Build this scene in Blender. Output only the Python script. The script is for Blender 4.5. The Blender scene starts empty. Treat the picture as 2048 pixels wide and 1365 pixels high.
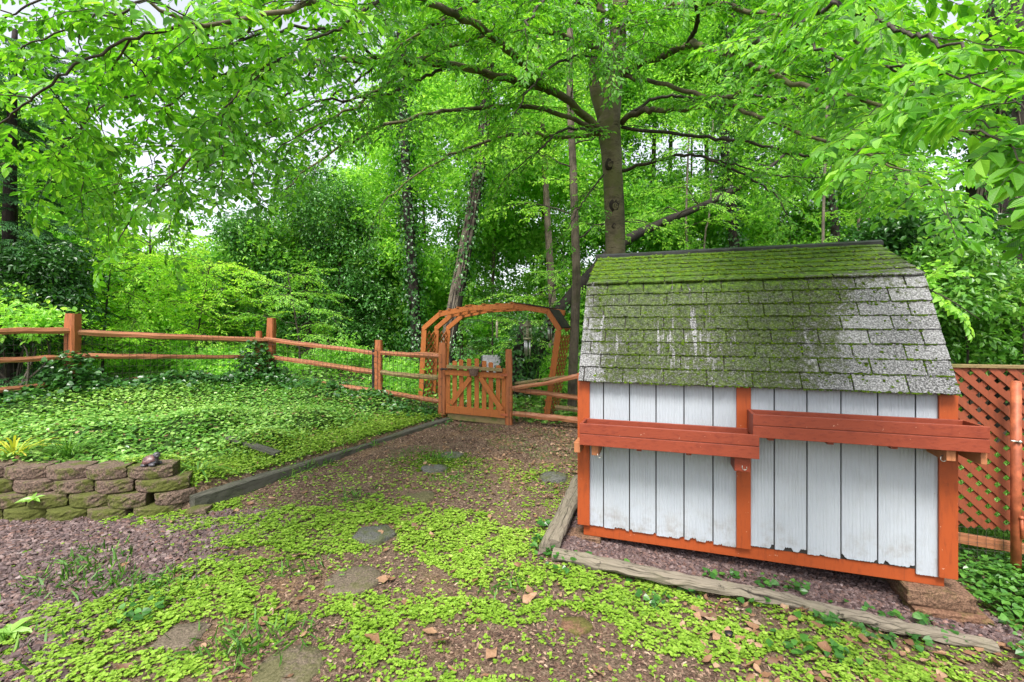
import bpy, math, random
import numpy as np
from mathutils import Vector, Matrix, Euler

random.seed(7)
RS = np.random.RandomState(11)
SC = bpy.context.scene
COL = SC.collection
F = 910.2            # focal length in photo pixels
HY, CX = 660.0, 1024.0
PI = math.pi

# ------------------------------------------------------------------ basics
def P(px, py, Y):
    return np.array([(px - CX) / F * Y, Y, (HY - py) / F * Y])

def nrm(v):
    v = np.asarray(v, float)
    return v / (np.linalg.norm(v) + 1e-12)

def hash2(ix, iy, seed):
    h = (ix.astype(np.int64) * 374761393 + iy.astype(np.int64) * 668265263 + seed * 974634777) & 0xffffffff
    h = ((h ^ (h >> 13)) * 1274126177) & 0xffffffff
    return ((h ^ (h >> 16)) & 0xffff) / 65535.0

def vnoise(x, y, seed=0):
    x = np.asarray(x, float); y = np.asarray(y, float)
    ix = np.floor(x); iy = np.floor(y); fx = x - ix; fy = y - iy
    fx = fx * fx * (3 - 2 * fx); fy = fy * fy * (3 - 2 * fy)
    a = hash2(ix, iy, seed); b = hash2(ix + 1, iy, seed)
    c = hash2(ix, iy + 1, seed); d = hash2(ix + 1, iy + 1, seed)
    return (a * (1 - fx) + b * fx) * (1 - fy) + (c * (1 - fx) + d * fx) * fy

def fbm(x, y, seed=0, o=3):
    s = 0; a = 0.5; t = 0
    for k in range(o):
        s = s + a * vnoise(np.asarray(x) * 2 ** k, np.asarray(y) * 2 ** k, seed + k * 17); t += a; a *= 0.5
    return s / t

def sstep(a, b, x):
    t = np.clip((np.asarray(x, float) - a) / (b - a), 0, 1)
    return t * t * (3 - 2 * t)

def raw_mesh(name, V, faces, mats, attr=None, uv=None, fmat=None, smooth=False):
    """faces: list of int arrays (n,k)"""
    me = bpy.data.meshes.new(name)
    V = np.asarray(V, np.float32)
    me.vertices.add(len(V)); me.vertices.foreach_set('co', V.ravel())
    loops = np.concatenate([np.asarray(f, np.int32).ravel() for f in faces])
    tot = np.concatenate([np.full(len(f), f.shape[1], np.int32) for f in faces])
    st = np.concatenate([[0], np.cumsum(tot)[:-1]]).astype(np.int32)
    me.loops.add(len(loops)); me.loops.foreach_set('vertex_index', loops)
    me.polygons.add(len(tot)); me.polygons.foreach_set('loop_start', st)
    try: me.polygons.foreach_set('loop_total', tot)
    except Exception: pass
    for m in mats: me.materials.append(m)
    if fmat is not None: me.polygons.foreach_set('material_index', np.asarray(fmat, np.int32))
    me.polygons.foreach_set('use_smooth', np.full(len(tot), bool(smooth)))
    me.update(calc_edges=True)
    if attr is not None:
        for k, v in attr.items():
            a = me.attributes.new(k, 'FLOAT', 'POINT'); a.data.foreach_set('value', np.asarray(v, np.float32))
    if uv is not None:
        l = me.uv_layers.new(name='UVMap'); l.data.foreach_set('uv', np.asarray(uv, np.float32)[loops].ravel())
    return me

def link(name, me, parent=None, origin=None):
    o = bpy.data.objects.new(name, me); COL.objects.link(o)
    if parent is not None: o.parent = parent
    return o

def tag(o, label=None, cat=None, group=None, kind=None):
    if label: o['label'] = label
    if cat: o['category'] = cat
    if group: o['group'] = group
    if kind: o['kind'] = kind
    return o

WORLD = {}
def thing(name, loc, label, cat, group=None):
    o = bpy.data.objects.new(name, None); COL.objects.link(o)
    o.location = [float(c) for c in loc]; o.empty_display_size = 0.1
    WORLD[o] = np.array(loc, float)
    return tag(o, label, cat, group)

def base_of(parent):
    if parent is None: return np.zeros(3)
    if parent in WORLD: return WORLD[parent]
    return base_of(parent.parent)

class MB:
    """collects shapes (world coordinates) and links them as one mesh object"""
    def __init__(s): s.V = []; s.Fc = {}; s.n = 0; s.A = []; s.U = []; s.hasuv = False
    def add(s, V, faces, a=0.5, uv=None):
        V = np.asarray(V, float)
        for f in faces:
            f = np.asarray(f)
            if f.ndim == 1: f = f[None]
            s.Fc.setdefault(f.shape[1], []).append(f + s.n)
        s.V.append(V); s.n += len(V)
        s.A.append(np.full(len(V), a) if np.isscalar(a) else np.asarray(a))
        if uv is None: s.U.append(np.zeros((len(V), 2)))
        else: s.U.append(np.asarray(uv, float)); s.hasuv = True
        return s
    def box(s, x0, x1, y0, y1, z0, z1, xf=None, a=0.5):
        V = np.array([[x0,y0,z0],[x1,y0,z0],[x1,y1,z0],[x0,y1,z0],[x0,y0,z1],[x1,y0,z1],[x1,y1,z1],[x0,y1,z1]], float)
        if xf: V = xf(V)
        return s.add(V, [np.array([[0,3,2,1],[4,5,6,7],[0,1,5,4],[1,2,6,5],[2,3,7,6],[3,0,4,7]])], a)
    def loft(s, path, sec, scale=None, jit=0.0, up=(0,0,1), a=0.5, cap=True, seed=0, twist=0.0):
        path = np.asarray(path, float); n = len(path); sec = np.asarray(sec, float); k = len(sec)
        T = np.gradient(path, axis=0)
        T /= np.linalg.norm(T, axis=1)[:, None] + 1e-12
        up = np.asarray(up, float); rings = []
        if abs(np.dot(nrm(T.mean(0)), up)) > 0.9: up = np.array([0, 1.0, 0.02])
        rs = np.random.RandomState(seed + 5)
        x = np.cross(T[0], up); x = nrm(x)
        for i in range(n):
            x = x - T[i] * np.dot(x, T[i]); x = nrm(x); z = np.cross(x, T[i])
            sc = 1 if scale is None else scale[i]
            S = sec * sc
            if twist: 
                c, d = math.cos(twist*i/n), math.sin(twist*i/n); S = S @ np.array([[c,-d],[d,c]]).T
            S = S + rs.normal(0, 1, S.shape) * jit
            rings.append(path[i] + S[:, :1] * x + S[:, 1:] * z)
        V = np.concatenate(rings)
        i = np.arange(n - 1)[:, None] * k; j = np.arange(k)[None]
        j2 = (j + 1) % k
        q = np.stack([i + j, i + j2, i + k + j2, i + k + j], -1).reshape(-1, 4)
        fs = [q]
        if cap: fs += [np.arange(k)[::-1], np.arange(k) + (n - 1) * k]
        cl = np.concatenate([[0], np.cumsum(np.linalg.norm(np.diff(path, axis=0), axis=1))])
        return s.add(V, fs, a, np.stack([np.repeat(cl, k) + seed*3.7, np.tile(np.arange(k)/k, n)], 1))
    def tube(s, path, r, n=8, **kw):
        path = np.asarray(path, float)
        r = np.full(len(path), r) if np.isscalar(r) else np.asarray(r, float)
        t = np.arange(n) / n * 2 * PI
        return s.loft(path, np.stack([np.cos(t), np.sin(t)], 1), scale=r, **kw)
    def bar(s, p0, p1, w, h, up=(0,0,1), a=0.5):
        return s.loft([p0, p1], [(-w/2,-h/2),(w/2,-h/2),(w/2,h/2),(-w/2,h/2)], up=up, a=a)
    def ball(s, c, r, n=10, m=7, xf=None, a=0.5, jit=0, seed=0):
        rs = np.random.RandomState(seed + 3); V = [[0, 0, -1]]
        for i in range(1, m):
            th = PI * i / m
            for j in range(n): V.append([math.sin(th) * math.cos(2*PI*j/n), math.sin(th) * math.sin(2*PI*j/n), -math.cos(th)])
        V.append([0, 0, 1]); V = np.array(V)
        if jit: V = V * (1 + rs.normal(0, jit, (len(V), 1)))
        V = V * np.asarray(r, float)
        if xf is not None: V = V @ np.asarray(xf).T
        V = V + np.asarray(c, float)
        f4 = []; f3 = []
        for j in range(n):
            f3.append([0, 1 + (j+1) % n, 1 + j]); L = 1 + (m-2)*n
            f3.append([L + j, L + (j+1) % n, len(V)-1])
            for i in range(m-2): f4.append([1+i*n+j, 1+i*n+(j+1)%n, 1+(i+1)*n+(j+1)%n, 1+(i+1)*n+j])
        return s.add(V, [np.array(f3), np.array(f4)], a)
    def build(s, name, mat, parent=None, smooth=False, bevel=0.0, label=None):
        if not s.V: return None
        V = np.concatenate(s.V) - base_of(parent)
        fc = [np.concatenate(v) for v in s.Fc.values()]
        me = raw_mesh(name, V, fc, [mat], {'rnd': np.concatenate(s.A)}, np.concatenate(s.U) if s.hasuv else None, smooth=smooth)
        o = link(name, me, parent)
        if bevel:
            b = o.modifiers.new('bevel', 'BEVEL'); b.width = bevel; b.segments = 2; b.limit_method = 'ANGLE'; b.angle_limit = 0.6
        if label: o['label'] = label
        return o

# ------------------------------------------------------------------ materials
def nd(nt, typ, ins=None, **props):
    n = nt.nodes.new(typ)
    for k, v in props.items(): setattr(n, k, v)
    for k, v in (ins or {}).items():
        s = n.inputs[k]
        if isinstance(v, bpy.types.NodeSocket): nt.links.new(v, s)
        else:
            if hasattr(s.default_value, '__len__') and len(s.default_value) == 4 and len(v) == 3: v = (*v, 1)
            s.default_value = v
    return n

def newmat(name):
    m = bpy.data.materials.new(name); m.use_nodes = True
    nt = m.node_tree; nt.nodes.clear()
    out = nt.nodes.new('ShaderNodeOutputMaterial')
    return m, nt, out

def noise(nt, vec, scale, detail=4, rough=0.6, dist=0.0):
    return nd(nt, 'ShaderNodeTexNoise', {'Vector': vec, 'Scale': scale, 'Detail': detail, 'Roughness': rough, 'Distortion': dist}).outputs['Fac']

def ramp(nt, fac, stops):
    r = nd(nt, 'ShaderNodeValToRGB', {'Fac': fac}); e = r.color_ramp.elements
    while len(e) > 1: e.remove(e[-1])
    e[0].position = stops[0][0]; e[0].color = (*stops[0][1], 1)
    for p, c in stops[1:]:
        x = e.new(p); x.color = (*c, 1)
    return r.outputs['Color']

def framp(nt, fac, a, b, lo=0.0, hi=1.0):
    return nd(nt, 'ShaderNodeMapRange', {'Value': fac, 'From Min': a, 'From Max': b, 'To Min': lo, 'To Max': hi}, interpolation_type='SMOOTHSTEP').outputs[0]

def mixc(nt, fac, a, b, mode='MIX'):
    n = nd(nt, 'ShaderNodeMix', data_type='RGBA', blend_type=mode)
    for idx, v in ((0, fac), (6, a), (7, b)):
        s = n.inputs[idx]
        if isinstance(v, bpy.types.NodeSocket): nt.links.new(v, s)
        else: s.default_value = v if idx == 0 else ((*v, 1) if len(v) == 3 else v)
    return n.outputs[2]

def mth(nt, op, a, b=None, c=None):
    n = nd(nt, 'ShaderNodeMath', operation=op)
    for i, v in enumerate((a, b, c)):
        if v is None: continue
        if isinstance(v, bpy.types.NodeSocket): nt.links.new(v, n.inputs[i])
        else: n.inputs[i].default_value = v
    return n.outputs[0]

def attrf(nt, name='rnd'):
    return nd(nt, 'ShaderNodeAttribute', attribute_name=name).outputs['Fac']

def coords(nt, scale=(1,1,1), kind='Object'):
    tc = nt.nodes.new('ShaderNodeTexCoord')
    return nd(nt, 'ShaderNodeMapping', {'Vector': tc.outputs[kind], 'Scale': scale}).outputs[0]

def finish(nt, out, color, rough=0.8, bump=None, bs=0.3, bd=0.01, spec=0.4, metal=0.0):
    ins = {'Base Color': color, 'Roughness': rough, 'Specular IOR Level': spec, 'Metallic': metal}
    if bump is not None:
        ins['Normal'] = nd(nt, 'ShaderNodeBump', {'Height': bump, 'Strength': bs, 'Distance': bd}).outputs[0]
    b = nd(nt, 'ShaderNodeBsdfPrincipled', ins)
    nt.links.new(b.outputs[0], out.inputs[0])

def leaf_mat(name, stops, tgain=1.6, trans=0.45, rough=0.45, spec=0.4, veins=False, tcol=None):
    m, nt, out = newmat(name)
    r = attrf(nt); c = ramp(nt, r, stops); nrm_in = {}
    if veins:
        uv = nd(nt, 'ShaderNodeUVMap').outputs[0]
        sp = nd(nt, 'ShaderNodeSeparateXYZ', {'Vector': uv})
        d = mth(nt, 'ABSOLUTE', mth(nt, 'SUBTRACT', sp.outputs[1], 0.5))
        w = mth(nt, 'SINE', mth(nt, 'MULTIPLY', mth(nt, 'SUBTRACT', sp.outputs[0], mth(nt, 'MULTIPLY', d, 0.55)), 75.0))
        rib = framp(nt, d, 0.0, 0.05, 1, 0)
        v = mth(nt, 'MAXIMUM', framp(nt, w, 0.55, 1.0), rib)
        c = mixc(nt, mth(nt, 'MULTIPLY', v, 0.28), c, (0.30, 0.55, 0.06))
        nrm_in['Normal'] = nd(nt, 'ShaderNodeBump', {'Height': w, 'Strength': 0.35, 'Distance': 0.002}).outputs[0]
    p = nd(nt, 'ShaderNodeBsdfPrincipled', {'Base Color': c, 'Roughness': rough, 'Specular IOR Level': spec, **nrm_in})
    tc = mixc(nt, 1.0, c, tcol or (tgain, tgain, tgain * 0.5), 'MULTIPLY')
    t = nd(nt, 'ShaderNodeBsdfTranslucent', {'Color': tc})
    mx = nd(nt, 'ShaderNodeMixShader', {0: trans, 1: p.outputs[0], 2: t.outputs[0]})
    nt.links.new(mx.outputs[0], out.inputs[0])
    return m

def wood_paint(name, c0, c1, dark, grain=(6, 6, 1.0), wear=0.5, rough=0.6, bs=0.25, green=0.0, scale=1.0, edge=0.62, uvg=None, scuff=0.0):
    m, nt, out = newmat(name)
    v = coords(nt); vs = coords(nt, grain)
    if uvg: vs = nd(nt, 'ShaderNodeMapping', {'Vector': nd(nt, 'ShaderNodeUVMap').outputs[0], 'Scale': (*uvg, 1)}).outputs[0]
    g = noise(nt, vs, 9 * scale, 6, 0.65, 0.4); big = noise(nt, v, 2.3 * scale, 3)
    r = attrf(nt)
    c = mixc(nt, mth(nt, 'ADD', mth(nt, 'MULTIPLY', big, 0.6), mth(nt, 'MULTIPLY', r, 0.4)), c0, c1)
    sp = framp(nt, g, 0.50, 0.66)
    c = mixc(nt, mth(nt, 'MULTIPLY', sp, wear), c, dark)
    n2 = noise(nt, v, 14 * scale, 5, 0.7)
    c = mixc(nt, mth(nt, 'MULTIPLY', framp(nt, n2, edge, edge + 0.12), wear), c, dark)
    if scuff:
        c = mixc(nt, mth(nt, 'MULTIPLY', framp(nt, noise(nt, v, 33, 3, 0.6), 0.70, 0.74), scuff), c, (0.55, 0.36, 0.26))
        c = mixc(nt, mth(nt, 'MULTIPLY', framp(nt, noise(nt, v, 4.5, 5, 0.7), 0.50, 0.72), scuff*.6), c, dark)
    if green:
        c = mixc(nt, mth(nt, 'MULTIPLY', framp(nt, noise(nt, v, 5 * scale, 5), 0.5, 0.68), green), c, (0.09, 0.12, 0.02))
    finish(nt, out, c, rough, mth(nt, 'ADD', g, mth(nt, 'MULTIPLY', n2, 0.5)), bs, 0.006, 0.35)
    return m

M = {}
def make_materials():
    M['trim'] = wood_paint('orange_trim_paint', (0.29, 0.053, 0.012), (0.35, 0.070, 0.016), (0.20, 0.040, 0.012), scuff=.7, wear=0.55, rough=0.5, bs=0.15)
    M['planter'] = wood_paint('red_planter_paint', (0.195, 0.036, 0.017), (0.26, 0.050, 0.022), (0.14, 0.022, 0.012), scuff=.7, grain=(1.2, 6, 6), wear=0.6, rough=0.5, bs=0.3)
    M['rail'] = wood_paint('fence_rail_wood', (0.25, 0.085, 0.035), (0.38, 0.160, 0.078), (0.07, 0.03, 0.018), grain=(1.5, 1.5, 7), wear=0.65, uvg=(0.35, 2.2), rough=0.5, bs=0.5, green=0.18)
    M['post'] = wood_paint('fence_post_wood', (0.26, 0.078, 0.026), (0.34, 0.115, 0.040), (0.10, 0.032, 0.016), grain=(7, 7, 1.0), wear=0.55, uvg=(0.5, 2.2), rough=0.6, bs=0.45)
    M['gate'] = wood_paint('gate_orange_wood', (0.30, 0.085, 0.018), (0.38, 0.125, 0.028), (0.11, 0.035, 0.013), grain=(6, 6, 1.2), wear=0.45, rough=0.6, bs=0.3)
    M['mossy_wood'] = wood_paint('mossy_wood', (0.20, 0.13, 0.06), (0.22, 0.17, 0.07), (0.05, 0.035, 0.015), grain=(1.2, 6, 6), wear=0.5, green=0.9, bs=0.4)
    M['lattice'] = wood_paint('lattice_red_wood', (0.19, 0.045, 0.020), (0.25, 0.062, 0.027), (0.09, 0.03, 0.015), wear=0.4, rough=0.55, bs=0.2)
    M['timber'] = wood_paint('dark_weathered_timber', (0.055, 0.055, 0.042), (0.11, 0.105, 0.085), (0.02, 0.02, 0.015), grain=(5, 1.2, 6), wear=0.8, uvg=(0.35, 2.6), rough=0.85, bs=0.7, green=0.25)
    M['log'] = wood_paint('grey_split_log', (0.13, 0.108, 0.08), (0.25, 0.215, 0.165), (0.018, 0.014, 0.010), grain=(1.3, 5, 7), wear=0.95, uvg=(0.28, 2.4), rough=0.9, bs=1.0, green=0.12, edge=0.58)
    M['cleat'] = wood_paint('raw_orange_cleat', (0.33, 0.12, 0.05), (0.40, 0.16, 0.07), (0.2, 0.06, 0.02), wear=0.4)
    # --- shed siding
    m, nt, out = newmat('white_siding_paint')
    v = coords(nt); vg = coords(nt, (7, 7, 0.55))
    w = nd(nt, 'ShaderNodeTexWave', {'Vector': vg, 'Scale': 2.2, 'Distortion': 5.0, 'Detail': 3, 'Detail Scale': 1.2}, wave_type='BANDS', bands_direction='X').outputs['Fac']
    g = noise(nt, coords(nt, (16, 16, 1.6)), 4, 6, 0.7)
    sp = nd(nt, 'ShaderNodeSeparateXYZ', {'Vector': v})
    low = framp(nt, sp.outputs[2], 0.02, 0.34, 1, 0)
    dirt = mth(nt, 'MULTIPLY', framp(nt, noise(nt, v, 7, 6, 0.7), 0.42, 0.75), mth(nt, 'ADD', mth(nt, 'MULTIPLY', low, 0.75), 0.12))
    c = mixc(nt, noise(nt, v, 3, 3), (0.34, 0.375, 0.42), (0.41, 0.44, 0.475))
    c = mixc(nt, dirt, c, (0.22, 0.19, 0.14))
    c = mixc(nt, mth(nt, 'MULTIPLY', framp(nt, noise(nt, v, 26, 4, 0.8), 0.68, 0.76), 0.6), c, (0.25, 0.22, 0.18))
    finish(nt, out, c, 0.6, mth(nt, 'ADD', mth(nt, 'MULTIPLY', w, 0.35), g), 0.75, 0.008, 0.25)
    M['siding'] = m
    # --- shingles  (uv.x along ridge in metres, uv.y down the slope from the ridge)
    m, nt, out = newmat('mossy_grey_shingle')
    uv = nd(nt, 'ShaderNodeUVMap').outputs[0]
    sp = nd(nt, 'ShaderNodeSeparateXYZ', {'Vector': uv}); U, W = sp.outputs[0], sp.outputs[1]
    gr = noise(nt, uv, 85, 4, 0.8); g2 = noise(nt, uv, 46, 4, 0.8)
    base = ramp(nt, gr, [(0.42, (0.03, 0.03, 0.032)), (0.50, (0.15, 0.15, 0.152)), (0.60, (0.38, 0.38, 0.388))])
    base = mixc(nt, framp(nt, g2, 0.54, 0.59), base, (0.035, 0.035, 0.033))
    base = mixc(nt, 0.22, base, mixc(nt, attrf(nt), (0.08, 0.08, 0.08), (0.42, 0.42, 0.42)))
    stv = nd(nt, 'ShaderNodeMapping', {'Vector': uv, 'Scale': (9, 0.7, 1)}).outputs[0]
    streak = noise(nt, stv, 1.6, 4, 0.7)
    n1 = noise(nt, uv, 2.6, 4, 0.6); n2 = noise(nt, uv, 24, 5, 0.75)
    bias = mth(nt, 'SUBTRACT', 1.06, mth(nt, 'MULTIPLY', W, 0.44))
    bias = mth(nt, 'ADD', bias, framp(nt, W, 0.86, 0.80, 0, 0.22))
    bias = mth(nt, 'SUBTRACT', bias, framp(nt, U, 1.45, 2.25, 0, 0.66))
    bias = mth(nt, 'SUBTRACT', bias, framp(nt, U, 0.30, 0.0, 0, 0.42))
    mm = mth(nt, 'ADD', bias, mth(nt, 'ADD', mth(nt, 'MULTIPLY', mth(nt, 'SUBTRACT', n1, 0.5), 1.0), mth(nt, 'MULTIPLY', mth(nt, 'SUBTRACT', n2, 0.5), 1.5)))
    mm = mth(nt, 'SUBTRACT', mm, mth(nt, 'MULTIPLY', framp(nt, streak, 0.56, 0.66), mth(nt, 'MULTIPLY', framp(nt, W, 0.80, 0.9), framp(nt, U, 1.5, 1.0, 0.2, 0.5))))
    film = framp(nt, mm, -0.02, 0.30); thick = framp(nt, mm, 0.30, 0.46)
    dark = ramp(nt, n2, [(0.35, (0.012, 0.018, 0.004)), (0.7, (0.062, 0.080, 0.012))])
    lush = ramp(nt, n2, [(0.38, (0.012, 0.032, 0.002)), (0.52, (0.055, 0.120, 0.005)), (0.64, (0.125, 0.23, 0.009))])
    c = mixc(nt, mth(nt, 'MULTIPLY', film, framp(nt, noise(nt, uv, 60, 4, 0.8), 0.40, 0.64, 1.0, 0.5)), base, dark)
    up = framp(nt, W, 1.05, 0.78)
    c = mixc(nt, mth(nt, 'MULTIPLY', thick, mth(nt, 'MULTIPLY', framp(nt, noise(nt, uv, 9, 4, 0.7), 0.34, 0.56, 0.35, 1.0), mth(nt, 'ADD', 0.22, mth(nt, 'MULTIPLY', up, 0.68)))), c, lush)
    finish(nt, out, c, 0.95, mth(nt, 'ADD', gr, mth(nt, 'MULTIPLY', n2, mth(nt, 'ADD', 0.3, thick))), 0.8, 0.006, 0.2)
    M['shingle'] = m
    m, nt, out = newmat('moss_green')
    c = ramp(nt, attrf(nt), [(0, (0.022, 0.036, 0.004)), (0.6, (0.055, 0.095, 0.006)), (1, (0.11, 0.18, 0.010))])
    finish(nt, out, c, 1.0, noise(nt, coords(nt), 300, 3), 0.9, 0.004, 0.1); M['moss'] = m
    def flat(name, c, rough=0.6, metal=0.0, n=12, var=0.35, bs=0.2, spec=0.4):
        m, nt, out = newmat(name); v = coords(nt); f = noise(nt, v, n, 5)
        cc = mixc(nt, framp(nt, f, 0.35, 0.7), tuple(x * (1 - var) for x in c), tuple(min(1, x * (1 + var)) for x in c))
        finish(nt, out, cc, rough, f, bs, 0.004, spec, metal); return m
    M['black'] = flat('black_ridge_cap', (0.022, 0.022, 0.024), 0.5)
    M['dark'] = flat('dark_backing', (0.03, 0.026, 0.022), 0.9)
    M['steel'] = flat('galvanised_steel', (0.45, 0.44, 0.40), 0.4, 0.9)
    M['stake'] = flat('black_steel_stake', (0.02, 0.021, 0.022), 0.5, 0.3)
    M['wire'] = flat('rusty_wire', (0.045, 0.036, 0.028), 0.7, 0.2)
    M['pipe'] = flat('rusty_painted_pipe', (0.36, 0.095, 0.04), 0.55, 0.1, 9, 0.4, 0.4)
    M['bamboo'] = flat('pale_bamboo', (0.42, 0.40, 0.27), 0.5, 0, 30)
    M['alu'] = flat('aluminium_tube', (0.62, 0.62, 0.62), 0.35, 0.8)
    M['verdigris'] = flat('weathered_brass', (0.30, 0.29, 0.18), 0.6, 0.3, 60)
    M['grey_sling'] = flat('grey_sling', (0.085, 0.09, 0.095), 0.5)
    M['wicker'] = flat('grey_brown_wicker', (0.16, 0.10, 0.075), 0.8, 0, 90, 0.6, 0.8)
    M['shed_side'] = flat('side_siding', (0.66, 0.68, 0.72), 0.6)
    M['statue'] = flat('grey_resin', (0.062, 0.058, 0.070), 0.38, 0, 70, 0.6, 0.5, 0.6)
    M['statue_shell'] = flat('reddish_resin', (0.12, 0.058, 0.055), 0.4, 0, 60, 0.6, 0.5, 0.6)
    M['twig'] = flat('dark_twig_bark', (0.045, 0.036, 0.026), 0.85, 0, 40, 0.5, 0.5)
    def stone(name, c0, c1, moss, n=5, cm=(0.07, 0.085, 0.012), fine=70):
        m, nt, out = newmat(name); v = coords(nt)
        f = noise(nt, v, n, 5, 0.7); g = noise(nt, v, fine, 4, 0.8)
        c = mixc(nt, framp(nt, g, 0.36, 0.66), c0, c1)
        c = mixc(nt, mth(nt, 'MULTIPLY', framp(nt, mth(nt, 'ADD', f, mth(nt, 'MULTIPLY', mth(nt, 'SUBTRACT', attrf(nt), 0.5), 0.22)), 0.44, 0.60), moss), c, mixc(nt, g, tuple(x*0.4 for x in cm), tuple(x*1.7 for x in cm)))
        finish(nt, out, c, 0.92, mth(nt, 'ADD', mth(nt, 'MULTIPLY', g, 0.7), f), 0.9, 0.012, 0.25); return m
    M['block'] = stone('mossy_red_block', (0.045, 0.033, 0.026), (0.22, 0.15, 0.115), 0.88)
    M['blocktop'] = M['block']
    M['brown_block'] = stone('brown_concrete_block', (0.07, 0.04, 0.025), (0.24, 0.14, 0.09), 0.35)
    M['slab'] = stone('round_concrete_paver', (0.075, 0.058, 0.042), (0.19, 0.15, 0.11), 0.45, 7)
    M['slab_dark'] = stone('dark_slate_paver', (0.055, 0.055, 0.05), (0.15, 0.15, 0.135), 0.55, 7)
    M['slab_red'] = stone('reddish_paver', (0.10, 0.05, 0.03), (0.22, 0.12, 0.075), 0.75, 6)
    # gravel / mulch / litter
    def scat(name, stops, rough=0.85):
        m, nt, out = newmat(name); c = ramp(nt, attrf(nt), stops)
        g = noise(nt, coords(nt), 90, 3)
        c = mixc(nt, 1.0, c, mixc(nt, g, (0.55, 0.55, 0.55), (1.35, 1.35, 1.35)), 'MULTIPLY')
        finish(nt, out, c, rough, g, 0.4, 0.004, 0.35); return m
    M['gravel'] = scat('purple_slate_chips', [(0, (0.035, 0.022, 0.022)), (0.3, (0.08, 0.05, 0.048)), (0.5, (0.135, 0.095, 0.093)), (0.65, (0.13, 0.07, 0.055)), (0.85, (0.24, 0.185, 0.18)), (1, (0.27, 0.11, 0.07))], 0.65)
    M['mulch'] = scat('wood_mulch', [(0, (0.035, 0.021, 0.015)), (0.45, (0.13, 0.075, 0.052)), (0.8, (0.30, 0.20, 0.14)), (1, (0.52, 0.40, 0.29))])
    M['deadleaf'] = scat('dead_leaf', [(0, (0.07, 0.036, 0.020)), (0.4, (0.20, 0.105, 0.055)), (0.8, (0.32, 0.195, 0.115)), (1, (0.36, 0.28, 0.21))], 0.6)
    # leaves
    M['beech'] = leaf_mat('beech_leaf', [(0, (0.018, 0.10, 0.005)), (0.35, (0.065, 0.25, 0.009)), (0.65, (0.115, 0.33, 0.020)), (1, (0.25, 0.50, 0.045))], 2.0, 0.40, 0.42, 0.45, veins=True)
    M['woods'] = leaf_mat('woodland_leaf', [(0, (0.045, 0.155, 0.018)), (0.45, (0.15, 0.355, 0.045)), (1, (0.36, 0.60, 0.12))], 2.0, 0.5, 0.5)
    M['lime'] = leaf_mat('sapling_leaf', [(0, (0.11, 0.30, 0.016)), (0.5, (0.26, 0.54, 0.035)), (1, (0.48, 0.70, 0.10))], 1.9, 0.5, 0.5)
    M['holly'] = leaf_mat('holly_leaf', [(0, (0.030, 0.115, 0.020)), (0.6, (0.080, 0.25, 0.040)), (1, (0.20, 0.42, 0.075))], 1.2, 0.25, 0.33, 0.6)
    M['cedar'] = leaf_mat('cedar_needles', [(0, (0.018, 0.080, 0.020)), (0.6, (0.045, 0.16, 0.038)), (1, (0.10, 0.26, 0.06))], 1.2, 0.25, 0.6)
    M['ivy'] = leaf_mat('ivy_leaf', [(0, (0.016, 0.070, 0.012)), (0.6, (0.040, 0.145, 0.020)), (1, (0.10, 0.26, 0.035))], 1.3, 0.3, 0.33, 0.6)
    M['cover'] = leaf_mat('groundcover_leaf', [(0, (0.045, 0.15, 0.018)), (0.5, (0.12, 0.31, 0.036)), (1, (0.36, 0.56, 0.14))], 1.5, 0.35, 0.33, 0.55)
    M['clover'] = leaf_mat('clover_leaf', [(0, (0.11, 0.215, 0.016)), (0.5, (0.24, 0.40, 0.040)), (1, (0.42, 0.57, 0.10))], 1.4, 0.35, 0.5, 0.35)
    M['blade'] = leaf_mat('grass_blade', [(0, (0.04, 0.13, 0.015)), (0.6, (0.10, 0.25, 0.03)), (1, (0.20, 0.36, 0.06))], 1.4, 0.35, 0.5)
    M['lily'] = leaf_mat('yellowing_blade', [(0, (0.22, 0.36, 0.03)), (0.5, (0.45, 0.50, 0.05)), (1, (0.62, 0.55, 0.08))], 1.3, 0.4, 0.5)
    # bark
    def bark(name, c0, c1, scars=0.0, stretch=(3, 3, 12), sc=3.0, bs=0.5, moss=0.0):
        m, nt, out = newmat(name); v = coords(nt); vs = coords(nt, stretch)
        f = noise(nt, v, sc, 5, 0.65); h = noise(nt, vs, sc * 1.5, 5, 0.7)
        c = mixc(nt, framp(nt, mth(nt, 'ADD', mth(nt, 'MULTIPLY', f, 0.6), mth(nt, 'MULTIPLY', h, 0.4)), 0.35, 0.65), c0, c1)
        if scars: c = mixc(nt, mth(nt, 'MULTIPLY', framp(nt, h, 0.56, 0.66), scars), c, (0.025, 0.018, 0.012))
        if moss: c = mixc(nt, mth(nt, 'MULTIPLY', framp(nt, noise(nt, v, 4, 4), 0.48, 0.62), moss), c, (0.07, 0.085, 0.015))
        finish(nt, out, c, 0.85, mth(nt, 'ADD', h, f), bs, 0.02, 0.3); return m
    M['beechbark'] = bark('smooth_beech_bark', (0.045, 0.037, 0.021), (0.20, 0.165, 0.105), 0.85, (1.6, 1.6, 5), 2.0, 0.5, 0.6)
    M['bark'] = bark('ridged_bark', (0.045, 0.035, 0.025), (0.17, 0.135, 0.10), 0.3, (9, 9, 1.2), 3.0, 0.9, 0.2)
    M['darkbark'] = bark('dark_wet_bark', (0.012, 0.010, 0.009), (0.04, 0.032, 0.026), 0.3, (8, 8, 1.2), 3.0, 0.9)
    M['palebark'] = bark('pale_vine_bark', (0.06, 0.048, 0.036), (0.21, 0.175, 0.135), 0.6, (8, 8, 1.2), 3.0, 0.8)
    M['scar'] = flat('dark_bark_scar', (0.022, 0.016, 0.012), 0.9)
    # ground
    m, nt, out = newmat('yard_soil'); v = coords(nt)
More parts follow.
